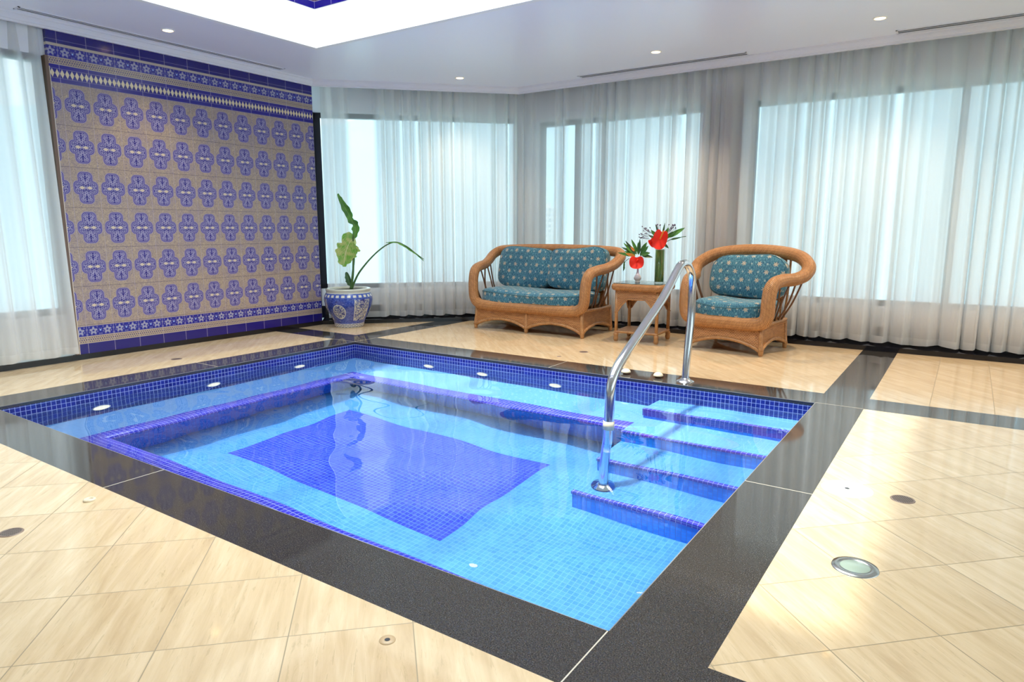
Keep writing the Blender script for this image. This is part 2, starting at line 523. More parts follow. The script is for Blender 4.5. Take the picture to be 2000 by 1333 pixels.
# coping slabs round the pool
B = MB(); t_ = 0.024
def slab(a, b): B.box((a[0], a[1], -t_), (b[0], b[1], 0.0), 0)
slab((-0.308, -3.324), (0, 0.306)); slab((X1, -3.324), (4.586, 0.306)); slab((0, 0.0), (X1, 0.306)); slab((0, -3.324), (X1, Y0))
def joint(x0, y0, x1, y1): B.box((x0, y0, -0.02), (x1, y1, 0.0006), 1)
joint(2.273, 0.0, 2.276, 0.306); joint(1.993, -3.324, 1.997, Y0); joint(X1, -1.667, 4.586, -1.663)
joint(4.298, -3.324, 4.302, Y0); joint(X1, 0.004, 4.586, 0.007); joint(0, 0.154, 0.0, 0.154)
joint(-0.0015, 0.0, 0.0015, 0.306); joint(-0.308, -0.0015, 0, 0.0015)
joint(-0.308, -1.502, 0, -1.498)
for a_, b_ in (((0, Y0), (0.003, Y1)), ((X1 - 0.003, Y0), (X1, Y1)), ((0, Y1 - 0.003), (X1, Y1)), ((0, Y0), (X1, Y0 + 0.003))): B.box((a_[0], a_[1], -0.004), (b_[0], b_[1], 0.0004), 2)
B.build('trim_1', [M_GRANITE, M_JOINT, plain('pale granite edge', (0.24, 0.22, 0.20), 0.3)], kind='structure')  # paler line along the inner edge of the coping

# ------------------------------------------------------------------ swimming pool
pool = thing('swimming_pool', 'sunken rectangular pool lined with light blue and cobalt mosaic inside black granite coping', 'pool', (0, 0, 0))
FZ = -1.10; BZ = -0.47; SX = 3.236
B = MB()
top = -t_
B.quad([(X0, Y0, FZ - .02), (X0, Y1, FZ - .02), (X0, Y1, top), (X0, Y0, top)])
B.quad([(X1, Y1, FZ - .02), (X1, Y0, FZ - .02), (X1, Y0, top), (X1, Y1, top)])
B.quad([(X0, Y1, FZ - .02), (X1, Y1, FZ - .02), (X1, Y1, top), (X0, Y1, top)])
B.quad([(X1, Y0, FZ - .02), (X0, Y0, FZ - .02), (X0, Y0, top), (X1, Y0, top)])
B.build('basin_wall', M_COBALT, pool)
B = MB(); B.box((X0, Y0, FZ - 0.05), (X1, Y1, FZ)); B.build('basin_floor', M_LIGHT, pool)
B = MB(); B.box((0.90, -2.04, FZ - 0.01), (2.82, -0.90, FZ + 0.003)); B.build('floor_inlay', M_CENTRE, pool)
# benches: flat seat, rolled nosing, recessed riser
def bench(name_parent, P, d0, mode):
    """P: function (d, s) -> xyz for distance d from the wall; s 0..1 along"""
    prof_top = [(0.0, BZ), (d0, BZ)]
    nose = [(d0, BZ)] + [(d0 + 0.090 + 0.047 * sin(a), BZ - 0.047 + 0.047 * cos(a)) for a in [i * pi / 10 for i in range(0, 11)]] + [(d0 - 0.10, BZ - 0.094)]
    riser = [(d0 - 0.10, BZ - 0.094), (d0 - 0.10, FZ)]
    for prof, mi in ((prof_top, 0), (nose, 1), (riser, 2)):
        acc = 0
        for k in range(len(prof) - 1):
            (da, za), (db, zb) = prof[k], prof[k + 1]
            l = math.dist(prof[k], prof[k + 1])
            a0, a1, b0, b1 = P(da, 0), P(da, 1), P(db, 0), P(db, 1)
            L = lambda p: (p[0] if mode == 'x' else p[1])
            uv = [(L(a0), acc), (L(a1), acc), (L(b1), acc + l), (L(b0), acc + l)]
            mb = (BT, BN, BR)[mi]
            mb.add([(*a0, za), (*a1, za), (*b1, zb), (*b0, zb)], [(0, 1, 2, 3)], 0, [uv], mi == 1)
            acc += l
BT, BN, BR = MB(), MB(), MB()
nb_ = -0.16
bench('left', lambda d, s: (d, (Y0 + d + nb_ if s == 0 else -d)) , 0.446, 'y')
bench('far', lambda d, s: ((d if s == 0 else SX), -d), 0.446, 'x')
bench('near', lambda d, s: ((d + 0.16 if s == 0 else X1), Y0 + d), 0.286, 'x')
bt = BT.build('bench', M_SHELF_LIT, pool)
bn = BN.build('bench_nosing', M_NOSE, bt); br = BR.build('bench_riser', M_RISER_LIT, bt)
bn['label'] = 'violet blue rounded bench edge'
# steps
for k, (zt, yf) in enumerate(((-0.25, -0.30), (-0.47, -0.648), (-0.68, -0.993), (-0.89, -1.335))):
    yb = 0.0
    B = MB()
    B.add([(SX, yf, zt), (X1, yf, zt), (X1, yb, zt), (SX, yb, zt)], [(0, 1, 2, 3)], 0)
    B.add([(SX, yf, zt), (X1, yf, zt), (X1, yf, FZ), (SX, yf, FZ)], [(3, 2, 1, 0)], 1)
    B.add([(SX, yf, zt), (SX, yb, zt), (SX, yb, FZ), (SX, yf, FZ)], [(0, 1, 2, 3)], 1)
    st = B.build('step', [M_SHELF_LIT if k < 2 else M_LIGHT, M_RISER_LIT], pool)
    B = MB(); e = 0.004
    B.box((SX - e, yf - e, zt - 0.030), (X1, yf + 0.030, zt + e))
    if k == 0: B.box((SX - e, yf - e, zt - 0.16), (X1, yf - 0.0005, zt - 0.029))
    B.build('step_nosing', M_NOSE, st)
# water
def wz(x, y):
    return WL + 0.0021 * (sin(x * 9.1 + y * 5.3 + 0.4) * 0.55 + sin(-x * 6.2 + y * 11.7 + 1.9) * 0.5 + sin(x * 17.0 + y * 3.1 + 2.2) * 0.22 + sin(x * 4.0 - y * 20.5) * 0.16 + sin(y * 4.4 - x * 2.0) * 0.8)
B = MB(); e = 0.0005
B.grid(180, 130, lambda u, v: (X0 + e + u * (X1 - X0 - 2 * e), Y0 + e + v * (Y1 - Y0 - 2 * e), wz(X0 + u * (X1 - X0), Y0 + v * (Y1 - Y0))))
water = B.build('water_surface', M_WATER, pool)
water.cycles.is_caustics_caster = True
for o in pool.children_recursive:
    if o is not water: o.cycles.is_caustics_receiver = True

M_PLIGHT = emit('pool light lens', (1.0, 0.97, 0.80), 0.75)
# wall fittings of the pool
def wall_jet(loc, rz, label):
    t = thing('underwater_light', label, 'pool light', loc, rz, 'round cream lights under the pool rim')
    B = MB(); Mx = Matrix.Rotation(pi / 2, 4, 'Y')
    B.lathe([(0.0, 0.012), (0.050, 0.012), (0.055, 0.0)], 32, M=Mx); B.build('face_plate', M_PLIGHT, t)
    B = MB(); B.lathe([(0.054, 0.0), (0.056, 0.010), (0.060, 0.010), (0.063, 0.0)], 32, M=Mx); B.build('rim', plainjet, t)
    return t
plainjet = plain('pale nozzle', (0.75, 0.74, 0.68), 0.3)
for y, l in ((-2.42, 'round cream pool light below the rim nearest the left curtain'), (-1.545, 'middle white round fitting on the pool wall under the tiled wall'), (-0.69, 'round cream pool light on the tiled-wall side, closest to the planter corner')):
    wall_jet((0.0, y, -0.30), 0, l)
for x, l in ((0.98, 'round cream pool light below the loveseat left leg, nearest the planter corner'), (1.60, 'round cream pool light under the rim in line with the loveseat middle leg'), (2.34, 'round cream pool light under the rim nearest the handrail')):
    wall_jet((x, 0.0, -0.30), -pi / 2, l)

# ------------------------------------------------------------------ walls, windows
OFF = 0.30
A1 = (WX - OFF * r2, YT + OFF * r2)
def SP(s, off=0.0, z=0.0):
    """point on the slanted window plane: s along, off outwards"""
    return (A1[0] + s * r2 - off * r2, A1[1] + s * r2 + off * r2, z)
YW = YB + OFF
SC = (YW - A1[1]) / r2
def sbox(B, s0, s1, o0, o1, z0, z1, mi=0):
    M = Matrix.Translation((A1[0], A1[1], 0)) @ Matrix.Rotation(pi / 4, 4, 'Z')
    B.box((s0, o0, z0), (s1, o1, z1), mi, M)
# tiled wall on the left
B = MB(); B.box((WX - 0.16, -2.0, 0.0), (WX, YT, 2.70));
B.build('wall_left', M_TILE, kind='structure')
B = MB(); B.box((WX - 0.12, ROOMY, 0.0), (WX - 0.07, -2.0, 0.40)); B.box((WX - 0.16, ROOMY, 2.50), (WX - 0.04, -2.0, 3.0)); B.box((WX - 0.16, -3.2, 2.70), (WX - 0.1, YT, 3.0))
B.build('wall_left_window', M_WHITE, kind='structure')
B = MB(); B.box((WX - 0.02, ROOMY, 0), (WX + 0.004, YT, 0.048)); B.build('baseboard_left', M_BLACK, kind='structure')
B = MB(); B.box((WX - 0.165, -2.022, 0.048), (WX + 0.004, -1.998, 2.50)); B.build('trim_3', plain('worn wood edge', (0.16, 0.10, 0.07), 0.5), kind='structure')
B = MB(); B.box((WX - 0.002, -2.0, 0.048), (WX + 0.0035, -1.992, 2.42)); B.build('trim_4', M_JOINT, kind='structure')
# slanted wall
HS, HB_ = 2.47, 2.405
B = MB(); sbox(B, -0.12, SC + 0.1, 0.0, 0.14, HS, 3.0); sbox(B, -0.12, SC + 0.1, 0.0, 0.14, 0.0, 0.40)
B.build('wall_slanted', M_WHITE, kind='structure')
# back wall
B = MB(); xc = SP(SC)[0]
B.box((xc - 0.1, YW, HB_), (ROOMX, YW + 0.14, 3.0)); B.box((xc - 0.1, YW, 0.0), (ROOMX, YW + 0.14, 0.39))
B.box((2.66, YW - 0.02, 0.0), (3.08, YW + 0.14, 3.0)); B.box((xc - 0.08, YW + 0.01, 0.0), (xc + 0.22, YW + 0.14, 3.0))
B.build('wall_back', M_WHITE, kind='structure')
# kerb and dark skirting under the curtains
B = MB()
def poly(B, pts, z0, z1, mi=0):
    n = len(pts); v = [(x, y, z0) for x, y in pts] + [(x, y, z1) for x, y in pts]
    B.add(v, [tuple(range(n))[::-1], tuple(range(n, 2 * n))] + [(i, (i + 1) % n, n + (i + 1) % n, n + i) for i in range(n)], mi)
poly(B, [(WX, YT), (XK, YB), (ROOMX, YB), (ROOMX, YW), (xc, YW), A1], 0.0, 0.045)
sbox(B, -0.1, SC, -0.014, 0.0, 0.045, 0.19); B.box((xc, YW - 0.036, 0.045), (ROOMX, YW, 0.19))
B.build('baseboard_back', M_BLACK, kind='structure')
M_GREYW = M_WHITE
# windows
def window_back(name, x0, x1, z0, z1, mull):
    w = MB(); f = 0.055; y0, y1 = YW + 0.03, YW + 0.09
    w.box((x0, y0, z0), (x1, y1, z0 + f)); w.box((x0, y0, z1 - f), (x1, y1, z1)); w.box((x0, y0, z0), (x0 + f, y1, z1)); w.box((x1 - f, y0, z0), (x1, y1, z1))
    for m in mull: w.box((m - 0.03, y0, z0), (m + 0.03, y1, z1))
    o = w.build(name, M_FRAME, kind='structure')
    g = MB(); g.box((x0 + f, YW + 0.055, z0 + f), (x1 - f, YW + 0.062, z1 - f)); g.build('window_pane', M_GLASS, o)
window_back('window_3', xc + 0.22, 2.66, 0.39, HB_, [1.05, 1.40])
window_back('window_4', 3.08, ROOMX, 0.39, HB_, [4.9, 6.7])
w = MB(); f = 0.055
for a, b, c_, d_ in ((-0.02, SC - 0.05, 0.40, 0.40 + f), (-0.02, SC - 0.05, HS - f, HS), (-0.02, 0.05, 0.40, HS), (SC - 0.12, SC - 0.05, 0.40, HS)): sbox(w, a, b, 0.03, 0.09, c_, d_)
sbox(w, -0.06, -0.02, -0.02, 0.1, 0.045, HS)
o = w.build('window_2', M_FRAME, kind='structure')
g = MB(); sbox(g, 0.05, SC - 0.12, 0.055, 0.062, 0.40 + f, HS - f); g.build('window_pane', M_GLASS, o)
w = MB(); x_ = WX - 0.10
for a, b, c_, d_ in ((ROOMY, -2.02, 0.40, 0.455), (ROOMY, -2.02, 2.445, 2.5), (-2.07, -2.02, 0.4, 2.5), (-4.0, -3.94, 0.4, 2.5), (-6.0, -5.94, 0.4, 2.5)): w.box((x_ - 0.03, a, c_), (x_ + 0.03, b, d_))
o = w.build('window_1', M_FRAME, kind='structure')
g = MB(); g.box((x_ - 0.003, ROOMY, 0.45), (x_ + 0.003, -2.07, 2.45)); g.build('window_pane', M_GLASS, o)
# walls out of the picture
B = MB(); B.box((WX - 0.2, ROOMY - 0.1, 0), (ROOMX, ROOMY, 3.0)); B.build('wall_front', M_WHITE, kind='structure')
B = MB(); B.box((ROOMX, ROOMY, 0), (ROOMX + 0.1, YW, 0.40)); B.box((ROOMX, ROOMY, 2.4), (ROOMX + 0.1, YW, 3.0))
for y in (ROOMY, -5.3, -2.6, 0.1, YW - 0.2): B.box((ROOMX, y, 0.4), (ROOMX + 0.1, y + 0.2, 2.4))
B.build('wall_right', M_WHITE, kind='structure')
g = MB(); g.box((ROOMX + 0.04, ROOMY, 0.4), (ROOMX + 0.05, YW, 2.4)); g.build('window_fill', M_GLASS, kind='structure')  # glazing added in the unseen right wall to let in fill daylight

# ------------------------------------------------------------------ ceiling with roof light
KX0, KX1, KY0, KY1 = -0.131, 4.44, -3.25, -0.205
B = MB()
cxs = [WX, KX0, KX1, ROOMX]; cys = [ROOMY, KY0, KY1, 0.306]
def cslab(pts): poly(B, pts, CZ, CZ + 0.12)
for i in range(3):
    for j in range(3):
        if i == 1 and j == 1: continue
        cslab([(cxs[i], cys[j]), (cxs[i + 1], cys[j]), (cxs[i + 1], cys[j + 1]), (cxs[i], cys[j + 1])])
cslab([(WX, 0.306), (XK, 0.306), (XK, YB), (WX, YT)])
cslab([(XK, 0.306), (ROOMX, 0.306), (ROOMX, YB), (XK, YB)])
B.build('ceiling', M_CEIL, kind='structure')
B = MB(); B.box((WX - 1.2, ROOMY, 2.98), (WX, YW + .2, 3.0)); poly(B, [(WX - 1.0, YT), (WX, YT), (XK, YB), (ROOMX, YB), (ROOMX, YW + .2), (WX - 1.0, YW + .2)], 2.98, 3.0)
B.build('ceiling_recess', M_WHITE, kind='structure')
# cornice following the room edge
B = MB()
prof = [(-0.008, 2.98), (-0.008, 2.700), (0.022, 2.700), (0.024, 2.716), (0.034, 2.718), (0.044, 2.735), (0.050, 2.752), (0.058, 2.755), (0.060, CZ), (0.064, CZ + 0.02)]
path = lambda i: [(WX + i, ROOMY), (WX + i, YT + i * (1 - sqrt(2))), (XK - i + i * sqrt(2), YB - i), (ROOMX, YB - i)]
vs = []; fs = []
for (i_, z_) in prof: vs += [(x, y, z_) for x, y in path(i_)]
for a in range(len(prof) - 1):
    for k in range(3): fs.append((a * 4 + k, a * 4 + k + 1, a * 4 + 5 + k, a * 4 + 4 + k))
B.add(vs, fs); B.build('trim_2', M_TRIM, kind='structure')
# shaft of the roof light: white lower band, tiled band, glazing
def ring(B, a, z0, z1, mi=0, th=0.05):
    x0, x1, y0, y1 = KX0 - a, KX1 + a, KY0 - a, KY1 + a
    B.box((x0 - th, y0 - th, z0), (x0, y1 + th, z1), mi); B.box((x1, y0 - th, z0), (x1 + th, y1 + th, z1), mi)
    B.box((x0, y0 - th, z0), (x1, y0, z1), mi); B.box((x0, y1, z0), (x1, y1 + th, z1), mi)
B = MB(); ring(B, -0.004, CZ - 0.001, 3.112); B.build('wall_shaft_plaster', plain('bright white plaster', (0.93, 0.93, 0.92), 0.6), kind='structure')
def _shaft():
    x, y, z = sep(coords())
    s = x + y; zz = z - 3.112
    p = 0.0371; ph = s * (2 * pi / p)
    br = nmax(nabs(zz - 0.095 - nsin(ph) * 0.015) < 0.004, nabs(zz - 0.095 + nsin(ph) * 0.015) < 0.004)
    c = mix(br, (0.10, 0.06, 0.10), (0.40, 0.30, 0.18))
    c = mix(band(zz, -1, 0.056), c, (0.010, 0.006, 0.20)); c = mix(zz > 0.13, c, (0.014, 0.009, 0.20))
    g = nmax(nabs(nfrac(s / 0.2225) - 0.5) < 0.006, nabs(zz - 0.057) < 0.0015)
    return mix(g, c, (0.5, 0.45, 0.6)), 0.15, None
B = MB(); ring(B, -0.007, 3.108, 3.75, th=0.05); B.build('wall_shaft_tiles', principled('shaft tiles', None, build=_shaft), kind='structure')
B = MB(); ring(B, -0.05, 3.75, 3.83, th=0.12)
for k in range(1, 4): x = KX0 + (KX1 - KX0) * k / 4; B.box((x - 0.02, KY0, 3.77), (x + 0.02, KY1, 3.83))
o = B.build('window_6', plain('white frame', (0.8, 0.8, 0.8), 0.4), kind='structure')
B = MB(); B.box((KX0, KY0, 3.80), (KX1, KY1, 3.806)); B.build('window_pane', M_GLASS, o)

# ------------------------------------------------------------------ ceiling fittings
def downlight(x, y, label, watt=88):
    t = thing('recessed_downlight', label, 'ceiling light', (x, y, CZ), 0, 'recessed ceiling downlights')
    B = MB(); B.lathe([(0.040, 0.004), (0.040, -0.004), (0.046, -0.007), (0.052, -0.004), (0.054, 0.0)], 32); B.build('trim_ring', M_WHITEPL, t)
    B = MB(); B.lathe([(0.0, -0.009), (0.030, -0.008), (0.041, -0.004), (0.041, 0.002)], 24); B.build('lamp', M_BULB, t)
    d = bpy.data.lights.new('downlight_beam', 'SPOT'); d.energy = watt; d.spot_size = 1.9; d.spot_blend = 1.0; d.shadow_soft_size = 0.04; d.color = (1.0, 0.80, 0.55)
    o = bpy.data.objects.new('downlight_beam', d); col.objects.link(o); o.parent = t; o.location = (0, 0, -0.03)
downlight(-0.711, -1.284, 'warm recessed downlight in the ceiling above the tiled wall', 20)
downlight(0.20, 1.507, 'warm recessed downlight in front of the slanted curtains', 45)
downlight(2.423, 1.67, 'warm recessed downlight above the side table')
downlight(4.29, 1.69, 'warm recessed downlight above and right of the armchair')
downlight(6.16, 1.69, 'added unseen downlight over the right end of the back curtains')  # out of view, added to brighten the back of the room
M_SLOT = plain('dark slot', (0.10, 0.10, 0.11), 0.6)
def vent(x0, y0, x1, y1, label):
    cx, cy = (x0 + x1) / 2, (y0 + y1) / 2
    t = thing('ceiling_air_vent', label, 'air vent', (cx, cy, CZ)); hx, hy = (x1 - x0) / 2, (y1 - y0) / 2
    B = MB(); w = 0.014
    B.box((-hx, -hy, -0.005), (hx, -hy + w, 0)); B.box((-hx, hy - w, -0.005), (hx, hy, 0)); B.box((-hx, -hy, -0.005), (-hx + w, hy, 0)); B.box((hx - w, -hy, -0.005), (hx, hy, 0))
    B.build('vent_frame', M_TRIM, t)
    B = MB(); B.box((-hx + w, -hy + w, -0.0015), (hx - w, hy - w, 0.0)); B.build('slot', M_SLOT, t)
    B = MB()
    if hx > hy: B.box((-hx + w, -0.004, -0.004), (hx - w, 0.004, -0.001))
    else: B.box((-0.004, -hy + w, -0.004), (0.004, hy - w, -0.001))
    B.build('blade', M_TRIM, t)
vent(1.32, 2.150, 3.13, 2.268, 'long narrow air vent in the ceiling between two downlights, above the armchair')
vent(4.36, 2.150, 6.6, 2.268, 'long narrow air vent in the ceiling running out of the top right corner')
vent(-1.13, -2.25, -1.04, 0.15, 'long white air vent in the ceiling along the top of the tiled wall')

# ------------------------------------------------------------------ curtains
def curtain(name, label, p0, p1, pitch, amp, seed, stretch=(), zt=2.93, zb=0.066, group=None, mat=None, lean=0.0):
    """pleated voile between two plan points; stretch = (from, to, factor) where the pleats are pulled flat"""
    rnd = random.Random(seed)
    dx, dy = p1[0] - p0[0], p1[1] - p0[1]; L = math.hypot(dx, dy); tx, ty = dx / L, dy / L; nx, ny = -ty, tx
    ns = max(20, int(L / pitch * 18)); ph = []; am = []; fu = []; acc = rnd.random() * 6
    k1, k2, k3 = rnd.random() * 6, rnd.random() * 6, rnd.random() * 6
    for i in range(ns + 1):
        s = L * i / ns; f = 1.0; a = 1.0; g_ = 1.0
        for (sa, sb, fa, ga) in stretch:
            if sa < s < sb:
                w = min(1.0, (s - sa) / 0.06, (sb - s) / 0.06); f *= 1 + (fa - 1) * w; a *= 1 + (fa * 0.6 - 1) * w; g_ *= 1 + (ga - 1) * w
        acc += 2 * pi / pitch * (L / ns) * f * (1 + 0.28 * sin(s * 4.1 + k1) + 0.22 * sin(s * 9.3 + k2))
        gap = max(0.0, sin(acc * 0.5 + 1.3 * sin(s * 2.7 + k3))) ** 6 * (0.55 + 0.45 * sin(s * 11 + k1))
        fu.append(g_ * (1 - 0.50 * gap)); ph.append(acc); am.append(a * (0.75 + 0.25 * sin(s * 8.7 + k3)))
    rows = [0, 0.02, 0.05, 0.10, 0.16, 0.25, 0.4, 0.55, 0.7, 0.82, 0.92, 1.0]
    B = MB(); vs = []
    for r in rows:
        z = zb + (zt - zb) * r; q = 1 - r
        for i in range(ns + 1):
            s = L * i / ns
            a_ = ph[i] + 0.30 * q * sin(s * 3.3 + k2)
            d = amp * am[i] * (0.72 + 0.28 * q) * (sin(a_) + 0.16 * sin(3 * a_ + k3) * (0.4 + 0.6 * q) + 0.10 * q * sin(5.0 * a_ + k1))
            ls = 0.42 * amp * am[i] * cos(a_ + 0.7) * (0.5 + 0.5 * q)
            d += lean * q
            zz = z + (0.008 * sin(ph[i] * 0.5 + k1) if r < 0.04 else 0)
            vs.append((p0[0] + tx * (s + ls) + nx * d, p0[1] + ty * (s + ls) + ny * d, zz))
    fs = [(j * (ns + 1) + i, j * (ns + 1) + i + 1, (j + 1) * (ns + 1) + i + 1, (j + 1) * (ns + 1) + i) for j in range(len(rows) - 1) for i in range(ns)]
    B.add(vs, fs, smooth=True)
    o = B.build(name, mat or M_SHEER)
    at_ = o.data.attributes.new('fullness', 'FLOAT', 'POINT'); at_.data.foreach_set('value', fu * len(rows))
    return tag(o, label, 'curtain', group)
CO = 0.135
curtain('curtain', 'white sheer curtain hanging at the left edge beside the tiled wall', (WX - 0.055, -6.8), (WX - 0.055, -2.045), 0.16, 0.034, 3, lean=-0.11)
qa = (WX - CO * r2 + 0.045, YT + CO * r2 + 0.045 + 0.0); sl = lambda s: (qa[0] + s * r2, qa[1] + s * r2)
curtain('curtain', 'white sheer curtain covering the slanted window behind the potted plant', sl(0.02), sl(2.40), 0.135, 0.042, 11, stretch=((0.26, 0.64, 0.10, 0.42),))
curtain('curtain', 'pleated white sheer curtain hanging behind the loveseat and side table', (XK - 0.045, YB + CO), (2.86, YB + CO), 0.135, 0.044, 21, stretch=((0.16, 0.52, 0.35, 0.72), (0.60, 0.86, 0.35, 0.72)))
curtain('curtain', 'wide pleated white sheer curtain filling the wall behind and right of the armchair', (2.87, YB + CO), (8.4, YB + CO), 0.150, 0.052, 33)
M_DRAPE = plain('taupe drape cloth', (0.15, 0.115, 0.11), 0.8)
curtain('drape', 'narrow taupe drape gathered against the pier behind the armchair left arm', (2.60, YB + 0.235), (3.10, YB + 0.235), 0.10, 0.024, 5, zt=2.5, mat=M_DRAPE)

# ------------------------------------------------------------------ outside
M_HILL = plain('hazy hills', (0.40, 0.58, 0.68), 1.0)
rnd = random.Random(5); B = MB()
def hz(a): return 112 + 75 * min(1.0, max(0.0, (1.45 - a) / 0.7)) + 14 * sin(a * 9.7 + 2.0) + 9 * sin(a * 23 + 1) + 5 * sin(a * 61)
na = 160; vs = []
for i in range(na + 1):
    a = -0.6 + 3.0 * i / na
    for rr, k in ((500, -1.0), (720, -0.3), (900, 1.0), (1300, 1.25)):
        h = -60 if k < -0.5 else (hz(a) * (0.1 if k < 0 else k) + (0 if k < 0 else 18))
        vs.append((5 - rr * sin(a - 0.6 + 0.0), -4.6 + rr * cos(a - 0.6), h))
fs = [(i * 4 + k, i * 4 + k + 1, i * 4 + k + 5, i * 4 + k + 4) for i in range(na) for k in range(3)]
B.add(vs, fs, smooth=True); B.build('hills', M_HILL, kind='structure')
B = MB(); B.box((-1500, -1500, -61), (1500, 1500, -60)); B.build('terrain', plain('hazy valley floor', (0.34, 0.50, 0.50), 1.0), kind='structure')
def _tower():
    u, v, _ = sep(coords('UV')); w = (nfrac(v / 3.2) > 0.45) * (nfrac(u / 2.6) > 0.3)
    return mix(w, (0.85, 0.87, 0.88), (0.62, 0.70, 0.76)), 0.8, None
M_TOWER = principled('pale facade', None, build=_tower)
for i, (dxy, dist, w_, h_, lab) in enumerate(((((-0.5245, 0.870)), 420, 9.0, 14, 'tall white tower far outside, seen through the curtain behind the loveseat'),)):
    bx, by = 5.05 + dxy[0] * dist, -4.64 + dxy[1] * dist
    t = thing('distant_tower', lab, 'building', (bx, by, -60), 0.55)
    B = MB(); B.box((-w_ / 2, -w_ / 2, 0), (w_ / 2, w_ / 2, 60 + h_)); B.build('facade', M_TOWER, t)
    B = MB(); B.box((-w_ / 4, -w_ / 4, 60 + h_), (w_ / 4, w_ / 4, 63 + h_)); B.build('roof_house', M_WHITE, t)

# ------------------------------------------------------------------ wicker furniture
def _wicker(kind):
    def f():
        u, v, _ = sep(coords('UV')); p = coords()
        if kind == 'roll':      # strands run across the roll, slightly slanted
            k = (u + v * 0.6) / 0.011; w = v / 0.026
            row = nfloor(w)
            st = nfrac(k + nmod(row, 2.0) * 0.5) - 0.5
            h = (1.0 - nabs(st) * 1.7) * (0.65 + 0.35 * nabs(nsin(w * pi)))
            idn = wnoise(vec(nfloor(k), row, 3.0))
        else:                   # basket weave: flat strands over and under upright canes
            k = v / 0.012; w = u / 0.024
            row = nfloor(k)
            st = nfrac(k) - 0.5
            over = nabs(nsin((w + nmod(row, 2.0)) * pi * 0.5 * 2.0 + nmod(row, 2.0) * pi * 0.5))
            h = (1.0 - nabs(st) * 1.7) * (0.35 + 0.65 * over)
            idn = wnoise(vec(row, nfloor(w * 0.5), 3.0))
        big = noise(p, 9.0, 3, 0.6)
        c = mix(smooth(h, 0.1, 0.8), (0.12, 0.040, 0.012), (0.60, 0.27, 0.092))
        c = mix(idn * 0.35, c, (0.74, 0.38, 0.15)); c = mix(smooth(big, 0.4, 0.7) * 0.25, c, (0.36, 0.135, 0.042))
        return c, 0.42, bump(h, 0.7, 0.004)
    return f
M_ROLL = principled('woven rattan roll', None, build=_wicker('roll'))
M_WEAVE = principled('rattan basket weave', None, build=_wicker('weave'))
def _cane():
    p = coords(); n = noise(p, 30, 4, 0.6, 0.5)
    return ramp(n, [(0.3, (0.33, 0.145, 0.05)), (0.7, (0.55, 0.28, 0.11))]), 0.35, None
M_CANE = principled('rattan cane', None, build=_cane)
M_DCANE = plain('dark rattan cane', (0.16, 0.065, 0.025), 0.4)

def _fabric(tint=0.0):
    def f():
        u, v, _ = sep(coords('UV')); 
        n = noise(vec(u * 190.0, v * 36.0, 0.0), 1.0, 3, 0.6); n2 = noise(vec(u * 14, v * 14, 3.0), 1.0, 3, 0.6)
        c = ramp(n, [(0.34, (0.012, 0.065, 0.14)), (0.50, (0.035, 0.15, 0.24)), (0.66, (0.19, 0.42, 0.48))])
        c = mix(smooth(n2, 0.4, 0.7) * 0.35, c, (0.06, 0.23, 0.30))
        def star(pu, pv, ou, ov, rad, colr, c):
            rowi = nfloor(v / pv + ov); a = (nfrac(u / pu + ou + nmod(rowi, 2.0) * 0.5) - 0.5) * pu; b = (nfrac(v / pv + ov) - 0.5) * pv
            r = N.m('SQRT', a * a + b * b); th = N.m('ARCTAN2', b, a)
            m = (r < (nsin(th * 6.0) * 0.3 + 0.75) * rad) * (noise(vec(u * 210, v * 210, 1.0), 1.0, 1) > 0.42)
            return mix(m, c, colr)
        c = star(0.150, 0.080, 0.2, 0.15, 0.024, (0.56, 0.47, 0.35), c)
        c = star(0.150, 0.080, 0.7, 0.15, 0.011, (0.40, 0.52, 0.52), c)
        return c, 0.85, bump(n, 0.25, 0.002)
    return f
M_FABRIC = principled('teal star print fabric', None, build=_fabric(), spec=0.2, sheen=0.3)
M_PIPE = plain('teal piping', (0.05, 0.16, 0.22), 0.8)


def arch_panel(B, x0, x1, zt, zb0, hgt, fn, nseg=16, mi=0):
    """panel from zt down to an arched lower edge; fn(x, z) -> 3D point"""
    def bot(t): return zb0 + hgt * (sin(pi * t) ** 0.75 if 0 < t < 1 else 0)
    B.grid(nseg, 1, lambda u, v: fn(x0 + (x1 - x0) * u, bot(u) if v == 0 else zt), mi, False, lambda u, v: (x0 + (x1 - x0) * u, bot(u) if v == 0 else zt))
    return [fn(x0 + (x1 - x0) * i / nseg, bot(i / nseg)) for i in range(nseg + 1)]


